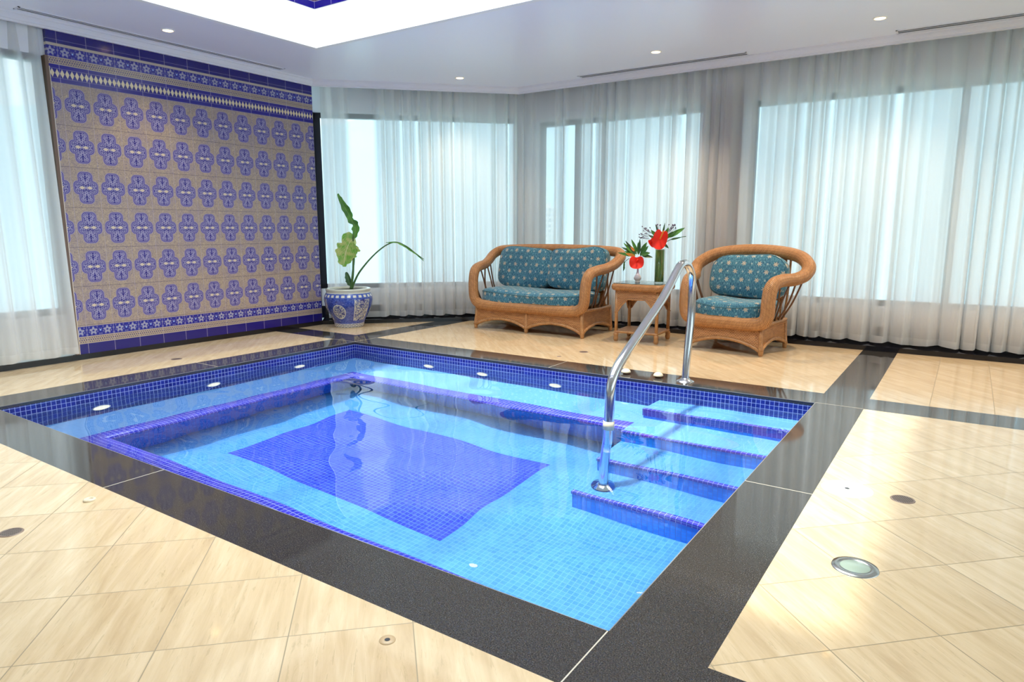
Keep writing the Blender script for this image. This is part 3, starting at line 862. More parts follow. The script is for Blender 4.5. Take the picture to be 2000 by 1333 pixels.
def wicker_seat(name, label, cat, loc, rz, half, hb, depth, arches, backw, rr=0.057):
    t = thing(name, label, cat, loc, rz)
    full = [(-x, y, z) for x, y, z in half[::-1] if x > 0] + [half[0]] + [(x, y, z) for x, y, z in half[1:]]
    # half runs from front centre to back centre; both ends are on the axis
    loop = [p for p in half] + [(-x, y, z) for x, y, z in half[-2:0:-1]]
    pts = catmull(loop, 7, True)
    B = MB(); B.tube(pts, rr, 16, True, flat=0.94); B.build('rolled_frame', M_ROLL, t)
    zt = 0.245
    # skirt
    fl = lambda z: 0.018 * (1 - z / zt) ** 1.5
    B = MB(); T = MB()
    n = arches; w = 2 * hb / n
    for k in range(n):
        e = arch_panel(B, -hb + w * k, -hb + w * (k + 1), zt, 0.045, 0.085, lambda x, z: (x, 0.012 - fl(z), z)); T.tube(e, 0.017, 8)
    for s in (-1, 1):
        e = arch_panel(B, 0.0, depth, zt, 0.045, 0.075, lambda x, z, s=s: (s * (hb + fl(z)), 0.012 + x, z)); T.tube(e, 0.017, 8)
    e = arch_panel(B, -hb, hb, zt, 0.045, 0.05, lambda x, z: (x, depth + 0.012 + fl(z) * 1.5, z)); T.tube(e, 0.015, 8)
    sk = B.build('skirt', M_WEAVE, t); T.build('skirt_edging', M_CANE, sk)
    posts = [(-hb, 0.012), (hb, 0.012), (-hb, depth + 0.012), (hb, depth + 0.012)] + [(-hb + w * k, 0.008) for k in range(1, n)]
    for px, py in posts:
        B = MB(); sx = (1 if px > 0 else -1) * 0.012 if abs(px) > 0.1 else 0
        B.tube([(px, py, 0.26), (px + sx * .3, py, 0.15), (px + sx, py - 0.006, 0.06), (px + sx, py - 0.006, 0.05)], [0.019, 0.019, 0.022, 0.026], 12)
        B.lathe([(0.0, 0.0), (0.017, 0.0), (0.021, 0.02), (0.025, 0.052)], 12, M=Matrix.Translation((px + sx, py - 0.006, 0.0)))
        B.build('leg', M_CANE, t)
    B = MB(); B.box((-hb - 0.01, 0.01, zt - 0.006), (hb + 0.01, depth + 0.02, zt + 0.022)); B.build('seat_deck', M_WEAVE, t)
    # side rail, back posts, side rods
    bw, by, bz = backw
    B = MB()
    for s in (-1, 1): B.tube(catmull([(s * (half[3][0] - 0.02), 0.02, 0.285), (s * (hb + 0.02), depth * 0.5, 0.275), (s * hb, depth + 0.02, 0.275)], 6), 0.017, 10)
    B.tube([(-hb, depth + 0.01, 0.275), (hb, depth + 0.01, 0.275)], 0.017, 10); B.build('seat_rail', M_CANE, t)
    def top_at(xq):
        c = [p for p in pts if p.y > by - 0.12]; return min(c, key=lambda p: abs(p.x - xq))
    k = 5 if n == 1 else 9
    for i in range(k):
        q = -1 + 2 * i / (k - 1); tp = top_at(q * bw)
        B = MB(); B.tube(catmull([(q * (hb - 0.02), depth + 0.01, 0.27), (q * (hb + bw) / 2, depth + 0.02, 0.52), tuple(tp)], 6), 0.011, 8); B.build('back_post', M_CANE, t)
    # woven back
    B = MB()
    def bk(u, v):
        q = -1 + 2 * u; tp = top_at(q * bw * 0.9); x0 = q * (hb - 0.04)
        return (x0 + (tp.x - x0) * v, depth + 0.0 + (tp.y - depth) * v - 0.01, 0.28 + (tp.z - 0.28) * v)
    B.grid(20, 8, bk, uvfn=lambda u, v: (u * 2 * bw, v * 0.6)); B.build('woven_back', M_WEAVE, t)
    arm = [p for p in pts if p.x > half[4][0] - 0.03 and p.y < by]
    for s in (-1, 1):
        for ya, yb_, bow in ((0.10, 0.07, -0.03), (0.20, 0.19, 0.04), (0.27, 0.31, -0.035), (0.36, 0.38, 0.035), (0.44, 0.47, 0.0)):
            c = [p for p in arm if p.z > 0.55]; tp = min(c, key=lambda p: abs(p.y - yb_))
            x0 = half[3][0] - 0.03
            B = MB(); B.tube(catmull([(s * (x0 + (hb - x0) * ya), ya + 0.02, 0.28), (s * (x0 + tp.x) / 2, (ya + yb_) / 2 + bow, 0.46), (s * (tp.x - 0.01), yb_, tp.z - 0.03)], 7), 0.0085, 8)
            B.build('arm_rod', M_DCANE, t)
    return t


half_sofa = [(0, 0, .272), (.52, 0, .272), (.655, 0, .298), (.705, 0, .365), (.715, 0, .49), (.722, .02, .60), (.735, .075, .668), (.76, .19, .695), (.79, .33, .712), (.825, .46, .755), (.835, .57, .82), (.77, .645, .868), (.57, .665, .885), (.28, .67, .892), (0, .672, .895)]
sofa = wicker_seat('wicker_loveseat', 'two-seat honey brown wicker loveseat with rolled arms and arched skirt beside the side table', 'sofa', (1.117, 1.452, 0), 0.0, half_sofa, 0.675, 0.66, 2, (0.60, 0.665, 0.87))
half_chair = [(0, 0, .278), (.25, 0, .278), (.345, 0, .30), (.385, 0, .36), (.39, 0, .49), (.395, .025, .595), (.408, .09, .650), (.435, .22, .668), (.485, .35, .672), (.535, .46, .708), (.535, .55, .78), (.43, .635, .86), (.25, .665, .90), (0, .675, .915)]
arm_chair = wicker_seat('wicker_armchair', 'single honey brown wicker armchair with a high curved back, behind the steel handrail', 'armchair', (3.245, 1.505, 0), -0.125, half_chair, 0.335, 0.60, 1, (0.34, 0.665, 0.88), 0.061)


def cushion(name, label, parent_xf, a, b, c, loc, tilt=0.0, n=4.5, group=None, lean=0.0, topr=None, wob=0):
    """soft box: half sizes a (width) b (thickness or depth) c (height)"""
    rnd = random.Random(hash(label) % 1000 if False else len(label) * 7 + int(a * 100)); B = MB(); S = 14
    k1, k2 = rnd.random() * 6, rnd.random() * 6
    def pt(x, y, z):
        q = (abs(x) ** n + abs(y) ** n + abs(z) ** n) ** (1 / n); x, y, z = x / q, y / q, z / q
        if topr: x *= 1 - topr * max(0, z) ** 3
        pf = 0.012 * wob
        return Vector((x * a + 0.5 * pf * sin(z * 3 + k1), y * b * (1.0 - 0.22 * (max(abs(x), 0) ** 4 + (abs(z) if b < c else 0) ** 4) / 2) + pf * sin(x * 4 + k1) * sin(z * 3 + k2), z * c * (1.0 + (0.05 * sin(x * 3.1 + k2) if wob else 0)) - (0.012 * wob * cos(x * pi) if z > 0.3 else 0)))
    for ax in range(3):
        for sg in (-1, 1):
            def fn(u, v, ax=ax, sg=sg):
                p, q = math.tan((u * 2 - 1) * pi / 4), math.tan((v * 2 - 1) * pi / 4)
                c3 = [0, 0, 0]; c3[ax] = sg; c3[(ax + 1) % 3] = p * sg; c3[(ax + 2) % 3] = q; return pt(*c3)
            B.grid(S, S, fn)
    t = thing(name, label, 'cushion', (0, 0, 0), 0, group)
    t.matrix_world = parent_xf @ Matrix.Translation(loc) @ Matrix.Rotation(tilt, 4, 'X') @ Matrix.Rotation(lean, 4, 'Y')
    B.build('cushion_cover', M_FABRIC, t, weld=True)
    # piping round the widest line
    E = []
    for i in range(72):
        th = 2 * pi * i / 72
        if b < c: p = pt(cos(th), -0.62, sin(th)) if True else None
        else: p = pt(cos(th), sin(th), 0.45)
        E.append(p)
    P = MB(); P.tube(E, 0.0045, 6, True); P.build('piping', M_PIPE, t)
    return t
XS = Matrix.Translation((1.117, 1.452, 0)); XA = Matrix.Translation((3.245, 1.505, 0)) @ Matrix.Rotation(-0.125, 4, 'Z')
cushion('seat_cushion', 'long teal star-print seat cushion on the wicker loveseat', XS, 0.665, 0.315, 0.088, (-0.01, 0.29, 0.372), n=5.5, wob=0.6)
cushion('back_cushion', 'teal star-print back cushion on the loveseat, the one farther from the side table', XS, 0.355, 0.095, 0.235, (-0.335, 0.530, 0.672), tilt=-0.20, lean=0.02, n=6, wob=1)
cushion('back_cushion', 'teal star-print back cushion on the loveseat, the one nearer the side table', XS, 0.355, 0.095, 0.235, (0.345, 0.530, 0.676), tilt=-0.20, lean=-0.015, n=6, wob=1)
cushion('seat_cushion', 'thick teal star-print seat cushion on the wicker armchair', XA, 0.335, 0.29, 0.092, (0.0, 0.27, 0.380), n=6, wob=0.5)
cushion('back_cushion', 'wide teal star-print back cushion with rounded top corners on the wicker armchair', XA, 0.375, 0.085, 0.215, (0.0, 0.50, 0.672), tilt=-0.25, n=4, topr=0.22, wob=0.3)

# side table
tx, ty, tr = 2.352, 1.722, 0.06
t = thing('wicker_side_table', 'square wicker side table with a glass top, arched apron and lower shelf', 'table', (tx, ty, 0), tr)
hw, hd, TZ = 0.222, 0.195, 0.585
def rrect(hx, hy, r, z, n=5):
    out = []
    for cx, cy, a0 in ((hx - r, hy - r, 0), (-hx + r, hy - r, pi / 2), (-hx + r, -hy + r, pi), (hx - r, -hy + r, 3 * pi / 2)):
        for i in range(n + 1): a = a0 + pi / 2 * i / n; out.append((cx + r * cos(a), cy + r * sin(a), z))
    return out
B = MB(); B.tube(rrect(hw + 0.022, hd + 0.022, 0.055, TZ - 0.036), 0.034, 12, True, flat=0.85, up=(0, 0, 1)); B.build('braided_rim', M_ROLL, t)
B = MB(); p_ = rrect(hw + 0.02, hd + 0.02, 0.05, 0); poly(B, [(x, y) for x, y, _ in p_], TZ - 0.022, TZ - 0.010); B.build('table_top', M_WEAVE, t)
B = MB(); p_ = rrect(hw + 0.030, hd + 0.030, 0.055, 0); poly(B, [(x, y) for x, y, _ in p_], TZ - 0.004, TZ + 0.003); B.build('glass_top', M_TOPGLASS, t)
B = MB(); T = MB()
for sx, fn, h in ((hw, lambda x, z: (x, -hd, z), 0), (hw, lambda x, z: (x, hd, z), 0), (hd, lambda x, z: (-hw, x, z), 0), (hd, lambda x, z: (hw, x, z), 0)):
    def bt(u):
        q = abs(u * 2 - 1); return 0.295 if q > 0.86 else 0.295 + 0.135 * min(1.0, (0.86 - q) / 0.45) ** 0.7
    N_ = 24
    B.grid(N_, 1, lambda u, v: fn(-sx + 2 * sx * u, bt(u) if v == 0 else TZ - 0.05), 0, False, lambda u, v: (2 * sx * u, bt(u) if v == 0 else TZ))
    T.tube([fn(-sx + 2 * sx * i / N_, bt(i / N_)) for i in range(N_ + 1)], 0.008, 6)
ap = B.build('apron', M_WEAVE, t); T.build('apron_edging', M_CANE, ap)
for sx in (-1, 1):
    for sy in (-1, 1):
        B = MB(); B.tube([(0, 0, 0.06), (0, 0, TZ - 0.05)], 0.0165, 12)
        B.lathe([(0, 0), (0.016, 0.0), (0.024, 0.018), (0.026, 0.035), (0.020, 0.052), (0.025, 0.062), (0.025, 0.078), (0.018, 0.088)], 14)
        o = B.build('leg', M_CANE, t); o.location = (sx * (hw - 0.012), sy * (hd - 0.012), 0)
B = MB(); B.box((-hw + 0.01, -hd + 0.01, 0.085), (hw - 0.01, hd - 0.01, 0.108)); sh = B.build('lower_shelf', M_WEAVE, t)
B = MB(); B.tube(rrect(hw - 0.004, hd - 0.004, 0.01, 0.097), 0.013, 8, True); B.build('shelf_edging', M_CANE, sh)

# ------------------------------------------------------------------ vases and flowers
def leaf(B, base, tip, width, normal, droop=0.0, n=10, fold=0.25, mi=0, wav=0.0, asym=1.0):
    a, b = Vector(base), Vector(tip); d = b - a; L = d.length; d.normalize()
    nn = Vector(normal); nn = (nn - d * nn.dot(d)).normalized(); s = d.cross(nn)
    def fn(u, v):
        t = v; q = u * 2 - 1
        w = width * (sin(pi * min(1, t * 0.97 + 0.03) ** 0.8) ** 0.8 if 0 < t < 1 else 0.02)
        if wav: w *= 1 + wav * sin(t * 21 + q * 2)
        c = a + d * (L * t) - Vector((0, 0, 1)) * droop * (t * t) * L
        return c + s * (q * w * (asym if q > 0 else 1)) + nn * (abs(q) * w * fold)
    B.grid(4, n, fn, mi, True, uvfn=lambda u, v: (u, v))
def _leafm(c1, c2, vein=(0.25, 0.42, 0.10)):
    def f():
        u, v, _ = sep(coords('UV')); q = nabs(u - 0.5)
        k = nsin((v - q * 0.8) * 70.0)
        c = mix(smooth(noise(coords(), 14, 3), 0.35, 0.65), c1, c2)
        c = mix(nmax((k > 0.86) * 0.35, (q < 0.02) * 0.8), c, vein)
        return c, 0.38, None
    return f
M_LEAF = principled('green leaf', None, build=_leafm((0.035, 0.15, 0.014), (0.09, 0.29, 0.026)))
M_LEAF2 = principled('mottled leaf', None, build=_leafm((0.14, 0.40, 0.03), (0.46, 0.52, 0.15), (0.68, 0.66, 0.34)))
M_LEAFD = principled('dark leaf', None, build=_leafm((0.012, 0.055, 0.012), (0.03, 0.10, 0.02)))
M_STEM = plain('green stem', (0.06, 0.14, 0.03), 0.5)
M_RED = principled('red anthurium', (0.90, 0.028, 0.010), 0.42, spec=0.3)
M_ORANGE = plain('orange bract', (0.85, 0.28, 0.03), 0.4)
M_BUD = plain('dusky purple bud', (0.13, 0.07, 0.13), 0.6)
CAMD = Vector((0.385, -0.923, 0.0)); SIDE = Vector((0.923, 0.385, 0.0))

def anthurium(parent, c, w, h, tilt=0.25, spad=1.0, up=1.0, twist=0.0):
    """heart-shaped spathe facing the room, with its spadix"""
    c = Vector(c); f = (CAMD * cos(tilt) + Vector((0, 0, 1)) * sin(tilt)).normalized()
    s0 = SIDE.copy(); u0 = s0.cross(f) * -1
    if u0.z < 0: u0 = -u0
    s_ = s0 * cos(twist) + u0 * sin(twist); u_ = u0 * cos(twist) - s0 * sin(twist); B = MB()
    def fn(r, a):
        th = a * 2 * pi
        hx = sin(th) * (1 + 0.10 * cos(2 * th)); hy = -cos(th) * up
        notch = 1 - 0.30 * math.exp(-((a - 0.5) / 0.05) ** 2)
        x = hx * r * w; y = hy * r * h * notch
        return c + s_ * x + u_ * y + f * (0.020 * (r * r) * sin(th * 3 + 1) * 0.5 + 0.015 * r)
    B.grid(10, 48, lambda u, v: fn(u, v)); B.build('spathe', M_RED, parent, weld=True)
    B = MB(); p0 = c + f * 0.006; p1 = c + f * 0.035 * spad + u_ * (0.075 * spad) + s_ * 0.012
    B.tube(catmull([p0, (p0 + p1) / 2 + f * 0.012, p1], 5), [0.007] * 10 + [0.004], 8); B.build('spadix', M_ORANGE if spad > 0.6 else M_RED, parent)
bud = thing('bud_vase', 'small white bulb-shaped ceramic bud vase on the side table glass', 'vase', (2.311, 1.663, TZ + 0.003))
B = MB(); B.lathe([(0, 0), (0.024, 0), (0.027, 0.008), (0.020, 0.018), (0.035, 0.034), (0.038, 0.05), (0.030, 0.068), (0.016, 0.088), (0.010, 0.115), (0.009, 0.14), (0.014, 0.152), (0.010, 0.150), (0.006, 0.12)], 28)
def _vase():
    x, y, z = sep(coords()); return mix(smooth(z, 0.03, 0.12), (0.80, 0.70, 0.62), (0.55, 0.47, 0.58)), 0.2, None
B.build('vase_body', principled('glazed bud vase', None, build=_vase, coat=0.5), bud)
fl = thing('flower_arrangement', 'low arrangement with one red anthurium, orange heliconia and green leaves in the white bud vase', 'flowers', (2.311, 1.663, TZ + 0.003 + 0.03))
def rel(o, p): return Vector(p) - Vector(o.location)
org = Vector((2.306, 1.675, 0.84)); B = MB()
B.tube([rel(fl, p) for p in ((2.311, 1.663, 0.625), (2.311, 1.663, 0.74), (2.306, 1.672, 0.84))], 0.004, 6); B.build('stem', M_STEM, fl)
rnd = random.Random(4)
tips = [(2.193, 1.60, 1.007), (2.165, 1.62, 0.985), (2.232, 1.66, 1.02), (2.322, 1.668, 1.025), (2.375, 1.72, 0.99), (2.400, 1.70, 0.955), (2.143, 1.62, 0.94), (2.118, 1.59, 0.885), (2.425, 1.69, 0.885), (2.445, 1.715, 0.84), (2.16, 1.66, 0.90), (2.28, 1.72, 0.99), (2.36, 1.74, 0.955), (2.20, 1.70, 0.955)]
for i, tp in enumerate(tips):
    B = MB(); o_ = rel(fl, org) + Vector((0, 0.01, rnd.uniform(-0.02, 0.03))); leaf(B, o_ + (rel(fl, tp) - o_) * 0.22, rel(fl, tp), rnd.uniform(0.014, 0.021), CAMD + Vector((rnd.uniform(-.3, .3), 0, rnd.uniform(0, .6))), 0.0)
    B.build('leaf', M_LEAF if i % 3 else M_LEAFD, fl)
B = MB(); leaf(B, rel(fl, (2.285, 1.65, 0.85)), rel(fl, (2.196, 1.612, 0.880)), 0.016, CAMD); leaf(B, rel(fl, (2.275, 1.65, 0.90)), rel(fl, (2.235, 1.63, 0.955)), 0.012, CAMD); B.build('heliconia', M_ORANGE, fl)
B = MB(); B.tube([rel(fl, p) for p in ((2.23, 1.63, 0.83), (2.195, 1.615, 0.80), (2.176, 1.607, 0.732))], 0.003, 5)
for z in (0.80, 0.775, 0.75): leaf(B, rel(fl, (2.19, 1.612, z)), rel(fl, (2.18, 1.60, z - 0.05)), 0.008, CAMD)
B.build('trailing_sprig', M_LEAFD, fl)
anthurium(fl, rel(fl, (2.305, 1.640, 0.792)), 0.080, 0.068, 0.15, 0.4)

gv = thing('glass_vase', 'tall cylindrical glass vase lined with green leaves on the side table', 'vase', (2.506, 1.744, TZ + 0.003))
M_GV = _glass('clear vase glass', 0.02, (0.96, 0.99, 0.96), 0.5)
B = MB(); B.lathe([(0, 0), (0.046, 0), (0.047, 0.004), (0.047, 0.335), (0.044, 0.335), (0.044, 0.012), (0, 0.010)], 36); B.build('vase_body', M_GV, gv)
def _lin():
    x, y, z = sep(coords()); n = noise(vec(x * 26, y * 26, z * 6), 1.0, 4, 0.6, 1.0)
    return ramp(n, [(0.35, (0.03, 0.13, 0.012)), (0.52, (0.09, 0.32, 0.03)), (0.70, (0.26, 0.50, 0.09))]), 0.3, None
B = MB(); B.lathe([(0.0, 0.014), (0.0415, 0.014), (0.042, 0.03), (0.042, 0.325), (0.0, 0.327)], 30); B.build('leaf_lining', principled('rolled leaves', None, build=_lin), gv)
fb = thing('flower_arrangement', 'tall arrangement with large red anthuriums, a leafy branch and purple buds in the glass cylinder', 'flowers', (2.506, 1.744, TZ + 0.335))
B = MB(); B.tube([rel(fb, p) for p in ((2.506, 1.744, 0.918), (2.506, 1.75, 0.96), (2.506, 1.745, 1.0))], 0.006, 6); B.build('stem', M_STEM, fb)
anthurium(fb, rel(fb, (2.512, 1.715, 1.02)), 0.078, 0.104, 0.10, 1.15, twist=-0.25)
anthurium(fb, rel(fb, (2.425, 1.735, 0.985)), 0.036, 0.050, 0.05, 0.5, twist=0.6)
o0 = rel(fb, (2.506, 1.76, 1.0))
for tp, w in (((2.719, 1.833, 1.132), 0.024), ((2.446, 1.74, 1.172), 0.008), ((2.541, 1.759, 1.182), 0.009), ((2.640, 1.80, 1.10), 0.020), ((2.41, 1.72, 1.11), 0.020), ((2.43, 1.76, 1.085), 0.018), ((2.57, 1.79, 1.135), 0.018), ((2.60, 1.78, 1.075), 0.020), ((2.38, 1.73, 1.06), 0.014), ((2.58, 1.78, 0.93), 0.014)):
    B = MB(); p = rel(fb, tp); leaf(B, o0 + (p - o0) * 0.30, p, w, CAMD + Vector((0.1, 0, 0.4)), 0); B.build('leaf', M_LEAF if w > 0.015 else M_LEAFD, fb)
B = MB(); B.tube([rel(fb, p) for p in ((2.54, 1.76, 0.985), (2.62, 1.79, 1.030), (2.731, 1.838, 1.048))], 0.0035, 5); leaf(B, rel(fb, (2.60, 1.78, 1.015)), rel(fb, (2.70, 1.82, 1.043)), 0.008, CAMD); B.build('twig', M_STEM, fb)
for cx, cy, cz, n in ((2.370, 1.70, 1.125, 9), (2.345, 1.69, 1.055, 12), (2.600, 1.79, 1.145, 14), (2.49, 1.75, 1.145, 6)):
    B = MB()
    for k in range(n):
        p = Vector((cx + rnd.uniform(-.04, .04), cy + rnd.uniform(-.02, .02), cz + rnd.uniform(-.025, .02)))
        q = rel(fb, p); B.lathe([(0, -0.007), (0.006, -0.002), (0.005, 0.004), (0, 0.008)], 7, M=Matrix.Translation(q) @ Matrix.Rotation(rnd.uniform(-1, 1), 4, 'X'))
        B.tube([q, q + (o0 - q) * 0.35], 0.0013, 4)
    B.build('bud_spray', M_BUD, fb)

# ------------------------------------------------------------------ planter and plant
PX, PY = -0.857, 0.724
pot = thing('ceramic_planter', 'blue and white porcelain fishbowl planter with painted medallions in the far floor corner', 'planter', (PX, PY, 0))
def _pot():
    x, y, z = sep(coords()); th = N.m('ARCTAN2', y, x)
    n = noise(coords(), 60, 4, 0.7, 1.0); n2 = noise(coords(), 22, 3, 0.6, 2.5)
    blue = ramp(n, [(0.36, (0.015, 0.03, 0.22)), (0.52, (0.035, 0.075, 0.40)), (0.70, (0.18, 0.25, 0.58))])
    cream = (0.66, 0.66, 0.56)
    def wrap(a0): return nmod(th - a0 + pi, 2 * pi) - pi
    def deco(c, k): return mix(k, c, ramp(n2, [(0.46, (0.015, 0.03, 0.22)), (0.49, cream), (0.55, cream), (0.58, (0.03, 0.06, 0.32))]))
    c = blue
    for a0 in (-1.20, 0.90, 3.0):
        a = wrap(a0) * 0.265; b = (z - 0.195) * 1.0
        r = N.m('SQRT', a * a + b * b)
        c = deco(c, r < 0.082); c = mix(band(r, 0.076, 0.084), c, cream)
    for a0 in (-0.13, 1.95, -2.2):
        a = nabs(wrap(a0)) * 0.265; c = deco(c, (a < 0.095) * band(z, 0.09, 0.335)); c = mix(band(a, 0.090, 0.098) * band(z, 0.09, 0.335), c, cream)
    p = nabs(nfrac(th * (26 / (2 * pi))) - 0.5)
    c = mix(band(z, 0.352, 0.392), c, (0.05, 0.10, 0.42)); c = mix(band(z, 0.358, 0.385) * (p > 0.22), c, cream)
    c = mix((z > 0.398), c, (0.56, 0.58, 0.50))
    c = mix(band(z, 0.0, 0.052), c, (0.56, 0.57, 0.56)); c = mix(band(z, 0.012, 0.044) * (p > 0.12), c, (0.10, 0.11, 0.24)); c = mix(band(z, 0.020, 0.036) * (p > 0.26), c, cream)
    return c, 0.15, None
B = MB(); B.lathe([(0.0, 0.0), (0.158, 0.0), (0.165, 0.012), (0.170, 0.045), (0.186, 0.09), (0.230, 0.17), (0.264, 0.25), (0.277, 0.32), (0.270, 0.37), (0.250, 0.40), (0.247, 0.418), (0.253, 0.428), (0.254, 0.440), (0.250, 0.448), (0.232, 0.450), (0.215, 0.44), (0.218, 0.40), (0.22, 0.36), (0.0, 0.36)], 64)
B.build('bowl', principled('blue and white porcelain', None, build=_pot, coat=0.5), pot)
B = MB(); B.lathe([(0.0, 0.432), (0.10, 0.430), (0.218, 0.424)], 32); B.build('soil', plain('dark soil', (0.035, 0.028, 0.02), 0.95), pot)
pl = thing('bird_of_paradise_plant', 'sparse potted plant with one upright torn leaf and one long arching leaf', 'plant', (PX, PY, 0.43))
NP = Vector((0.74, -0.67, 0)); 
B = MB()
stems = [([(-.872, .775, .43), (-.850, .800, .60), (-.842, .808, .80), (-.838, .812, 1.03)], .010), ([(-.868, .780, .43), (-.852, .795, .60), (-.835, .815, .80), (-.836, .812, 1.05)], .009)]
for s_, r_ in stems:
    B = MB(); B.tube([rel(pl, p) for p in catmull(s_, 6)], [r_ * (1.5 - 0.7 * i / 18) for i in range(19)], 8); B.build('stem', M_STEM, pl)
arch = [(-.862, .785, .43), (-.845, .805, .50), (-.808, .845, .607), (-.760, .897, .70), (-.706, .957, .79), (-.64, 1.03, .88), (-.573, 1.104, .945), (-.505, 1.179, .968), (-.426, 1.265, .916), (-.36, 1.335, .84), (-.295, 1.409, .765)]
B = MB(); ap_ = catmull([rel(pl, p) for p in arch], 5); B.tube(ap_, [max(0.003, 0.013 - 0.010 * i / len(ap_)) for i in range(len(ap_))], 8); B.build('stem', M_STEM, pl)
def strap(name, path, wl, wr, mat, nrm, seed, fold=0.15, tears=()):
    P = catmull([rel(pl, p) for p in path], 6); m = len(P) - 1; B = MB(); nn = Vector(nrm).normalized()
    def side(i):
        d = (P[min(i + 1, m)] - P[max(i - 1, 0)]).normalized(); return d.cross(nn).normalized()
    def fn(u, v):
        i = min(m, int(round(v * m))); t = i / m; q = u * 2 - 1; prof = sin(pi * min(1, 0.04 + t * 0.93) ** 0.9) ** 0.7
        w = (wl if q < 0 else wr) * prof * (1 + 0.10 * sin(t * 27 + seed) + 0.07 * sin(t * 51 + seed * 2 + (2 if q > 0 else 0)))
        for (side_, tt, wd) in tears:
            if (q < 0) == (side_ < 0) and abs(t - tt) < wd: w *= 0.25 + 0.75 * abs(t - tt) / wd if abs(q) > 0.3 else 1
        return P[i] + side(i) * q * w + nn * abs(q) * fold * abs(w)
    B.grid(6, m, fn, 0, True, lambda u, v: (u, v)); return B.build(name, mat, pl)
strap('upright_leaf', [(-.826, .822, 1.02), (-.818, .832, 1.10), (-.822, .826, 1.16), (-.862, .785, 1.28), (-.905, .738, 1.40), (-.938, .702, 1.515)], 0.045, 0.050, M_LEAF, NP, 1.0, tears=((-1, 0.42, 0.07), (1, 0.52, 0.07), (1, 0.95, 0.04)))
strap('drooping_leaf', [(-.820, .832, 1.005), (-.856, .790, 0.985), (-.885, .757, 0.90), (-.905, .735, 0.80), (-.914, .724, 0.69)], 0.135, 0.120, M_LEAF2, NP + Vector((0, 0, .25)), 2.3, 0.10, tears=((-1, 0.25, 0.045), (1, 0.40, 0.04), (-1, 0.93, 0.05), (1, 0.97, 0.05)))
strap('arching_leaf', [(-.59, 1.085, .965), (-.52, 1.165, .975), (-.46, 1.225, .945), (-.40, 1.29, .885), (-.34, 1.36, .815), (-.295, 1.409, .745)], 0.040, 0.030, M_LEAF, (0.25, -0.2, 1.0), 4.0, -0.35)
strap('young_leaf', [(-.872, .775, .47), (-.885, .76, .54), (-.900, .745, .63)], 0.035, 0.030, M_LEAFD, NP, 3.0)

# ------------------------------------------------------------------ handrail
hr = thing('pool_handrail', 'bent stainless steel handrail rising from the pool steps to the far coping', 'handrail', (3.375, 0.15, 0))
rp = [(0, -.005, 0.0), (0, .02, .20), (0, .062, .45), (0, .068, .62), (0, .055, .74), (0, .005, .825), (0, -.085, .872), (0, -.19, .872), (0, -.29, .815), (0, -.52, .655), (0, -.84, .495), (0, -1.08, .375), (0, -1.20, .305), (0, -1.268, .225), (0, -1.288, .10), (0, -1.30, -.1), (-.01, -1.308, -.5), (-.016, -1.316, -.885)]
B = MB(); B.tube(catmull(rp, 6), 0.029, 20); B.build('rail_tube', M_STEEL, hr)
B = MB(); B.tube([(0, -1.293, 0.0), (0, -1.297, -0.05)], 0.0335, 20); B.build('collar', M_CREAMPL, hr)
FL = [(0.026, 0.024), (0.032, 0.024), (0.040, 0.014), (0.064, 0.008), (0.068, 0.0)]
B = MB(); B.lathe(FL, 32, M=Matrix.Translation((0, -0.003, 0.0005))); B.build('base_flange', M_STEEL, hr)
B = MB(); B.lathe(FL, 32, M=Matrix.Translation((-.016, -1.316, -0.885)) @ Matrix.Scale(1.1, 4)); B.build('base_flange', M_STEEL, hr)
for x, y, l in ((2.905, 0.125, 'cream domed push button on the far coping, nearer the loveseat'), (3.165, 0.140, 'cream domed push button on the far coping, right beside the handrail foot')):
    t = thing('pool_air_button', l, 'button', (x, y, 0), 0, 'cream push buttons on the coping')
    B = MB(); B.lathe([(0, 0), (0.022, 0), (0.022, 0.010), (0.021, 0.012)], 24); B.build('button_base', M_DCANE, t)
    B = MB(); B.lathe([(0.021, 0.011), (0.037, 0.013), (0.038, 0.018), (0.032, 0.030), (0.018, 0.040), (0, 0.043)], 28); B.build('button_cap', M_CREAMPL, t)

# ------------------------------------------------------------------ floor fittings
def _grate():
    x, y, z = sep(coords()); p = 0.0085
    h = nmin(nabs(nfrac(x / p) - 0.5), nabs(nfrac(y / p) - 0.5)) < 0.13
    return mix(h, (0.02, 0.016, 0.014), (0.30, 0.21, 0.17)), 0.4, None
M_GRATE = principled('bronze grate', None, build=_grate, metal=0.3)
M_BRONZE = plain('bronze rim', (0.26, 0.18, 0.14), 0.4)
def drain(x, y, r, l):
    t = thing('floor_drain', l, 'floor drain', (x, y, 0), 0.4)
    B = MB(); B.lathe([(r, 0.0), (r - 0.002, 0.0025), (r - 0.007, 0.0025), (r - 0.008, 0.001)], 36); B.build('rim', M_BRONZE, t)
    B = MB(); B.lathe([(r - 0.007, 0.0018), (0.0, 0.0018)], 36); B.build('grate', M_GRATE, t)
drain(2.175, -3.735, 0.041, 'round dark floor drain near the bottom left, on the travertine in front of the pool')
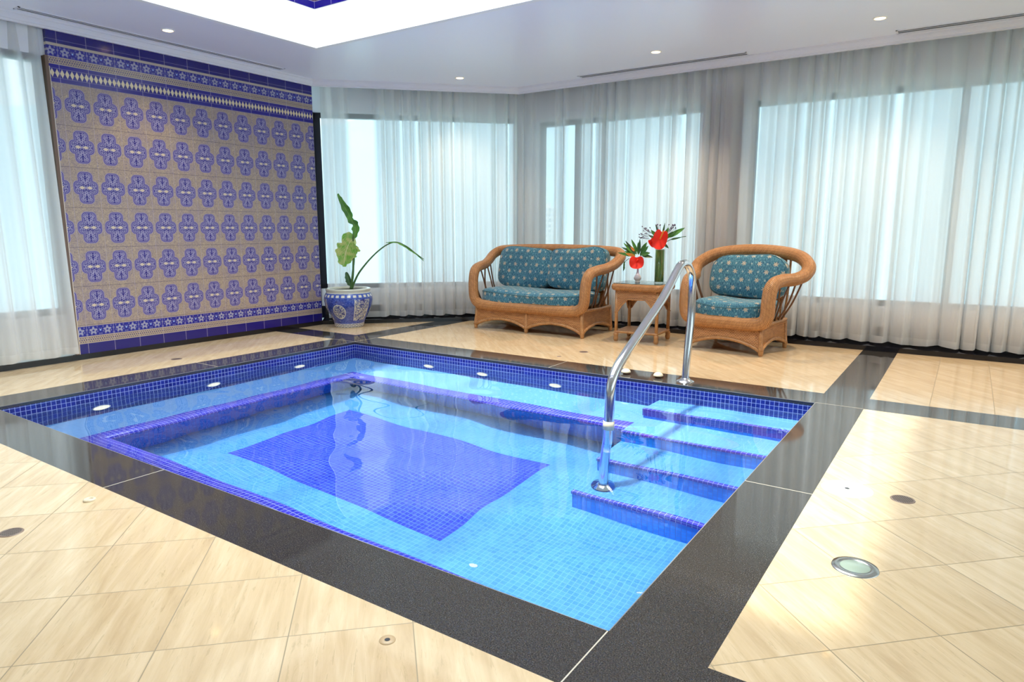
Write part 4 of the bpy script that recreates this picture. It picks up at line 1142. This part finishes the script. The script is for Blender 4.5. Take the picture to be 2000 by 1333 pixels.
drain(4.911, -1.512, 0.047, 'round bronze floor drain beside the white skimmer lid')
drain(-0.594, -1.51, 0.045, 'small round floor drain between the tiled wall and the pool')
drain(2.183, 0.782, 0.042, 'round dark floor drain in front of the loveseat')
def disc(name, label, cat, x, y, parts):
    t = thing(name, label, cat, (x, y, 0))
    for nm, prof, m in parts: B = MB(); B.lathe(prof, 40); B.build(nm, m, t)
disc('skimmer_lid', 'large round white skimmer lid with a small dark hole, flush in the travertine', 'lid', 4.700, -1.515,
     [('lid', [(0.098, 0.0), (0.098, 0.003), (0.0, 0.0032)], M_WHITEPL), ('rim', [(0.104, 0.0), (0.103, 0.0015), (0.0985, 0.0015)], M_JOINT), ('finger_hole', [(0.010, 0.0036), (0.0, 0.0037)], M_FRAME)])
M_LENS = principled('pale green lens', (0.30, 0.36, 0.30), 0.12)
disc('floor_uplight', 'round floor uplight with a steel ring and greenish lens in the right travertine floor', 'floor light', 4.827, -2.262,
     [('steel_ring', [(0.073, 0.0), (0.071, 0.004), (0.048, 0.006), (0.046, 0.003)], principled('satin ring', (0.55, 0.56, 0.55), 0.22, 1.0)), ('lens', [(0.047, 0.003), (0.044, 0.005), (0.0, 0.006)], M_LENS)])
disc('floor_plug', 'small raised cream cap in the travertine near the left coping', 'cap', 2.096, -3.425,
     [('cap_ring', [(0.024, 0.0), (0.024, 0.006), (0.020, 0.009), (0.014, 0.008), (0.012, 0.004)], M_CREAMPL), ('cap_centre', [(0.013, 0.004), (0.0, 0.004)], M_JOINT)])
disc('floor_socket', 'small brown-stained socket with a black hole in the travertine, below the near coping', 'socket', 3.815, -3.432,
     [('socket_ring', [(0.023, 0.0), (0.022, 0.002), (0.008, 0.002)], plain('stained cream', (0.55, 0.38, 0.22), 0.4)), ('hole', [(0.0075, 0.0022), (0.0, 0.0022)], M_FRAME)])
disc('floor_screw_cap', 'tiny dark metal cap in the travertine near the joint of the far coping', 'cap', 2.109, 0.458,
     [('cap_disc', [(0.020, 0.0), (0.019, 0.002), (0.0, 0.002)], M_BRONZE)])
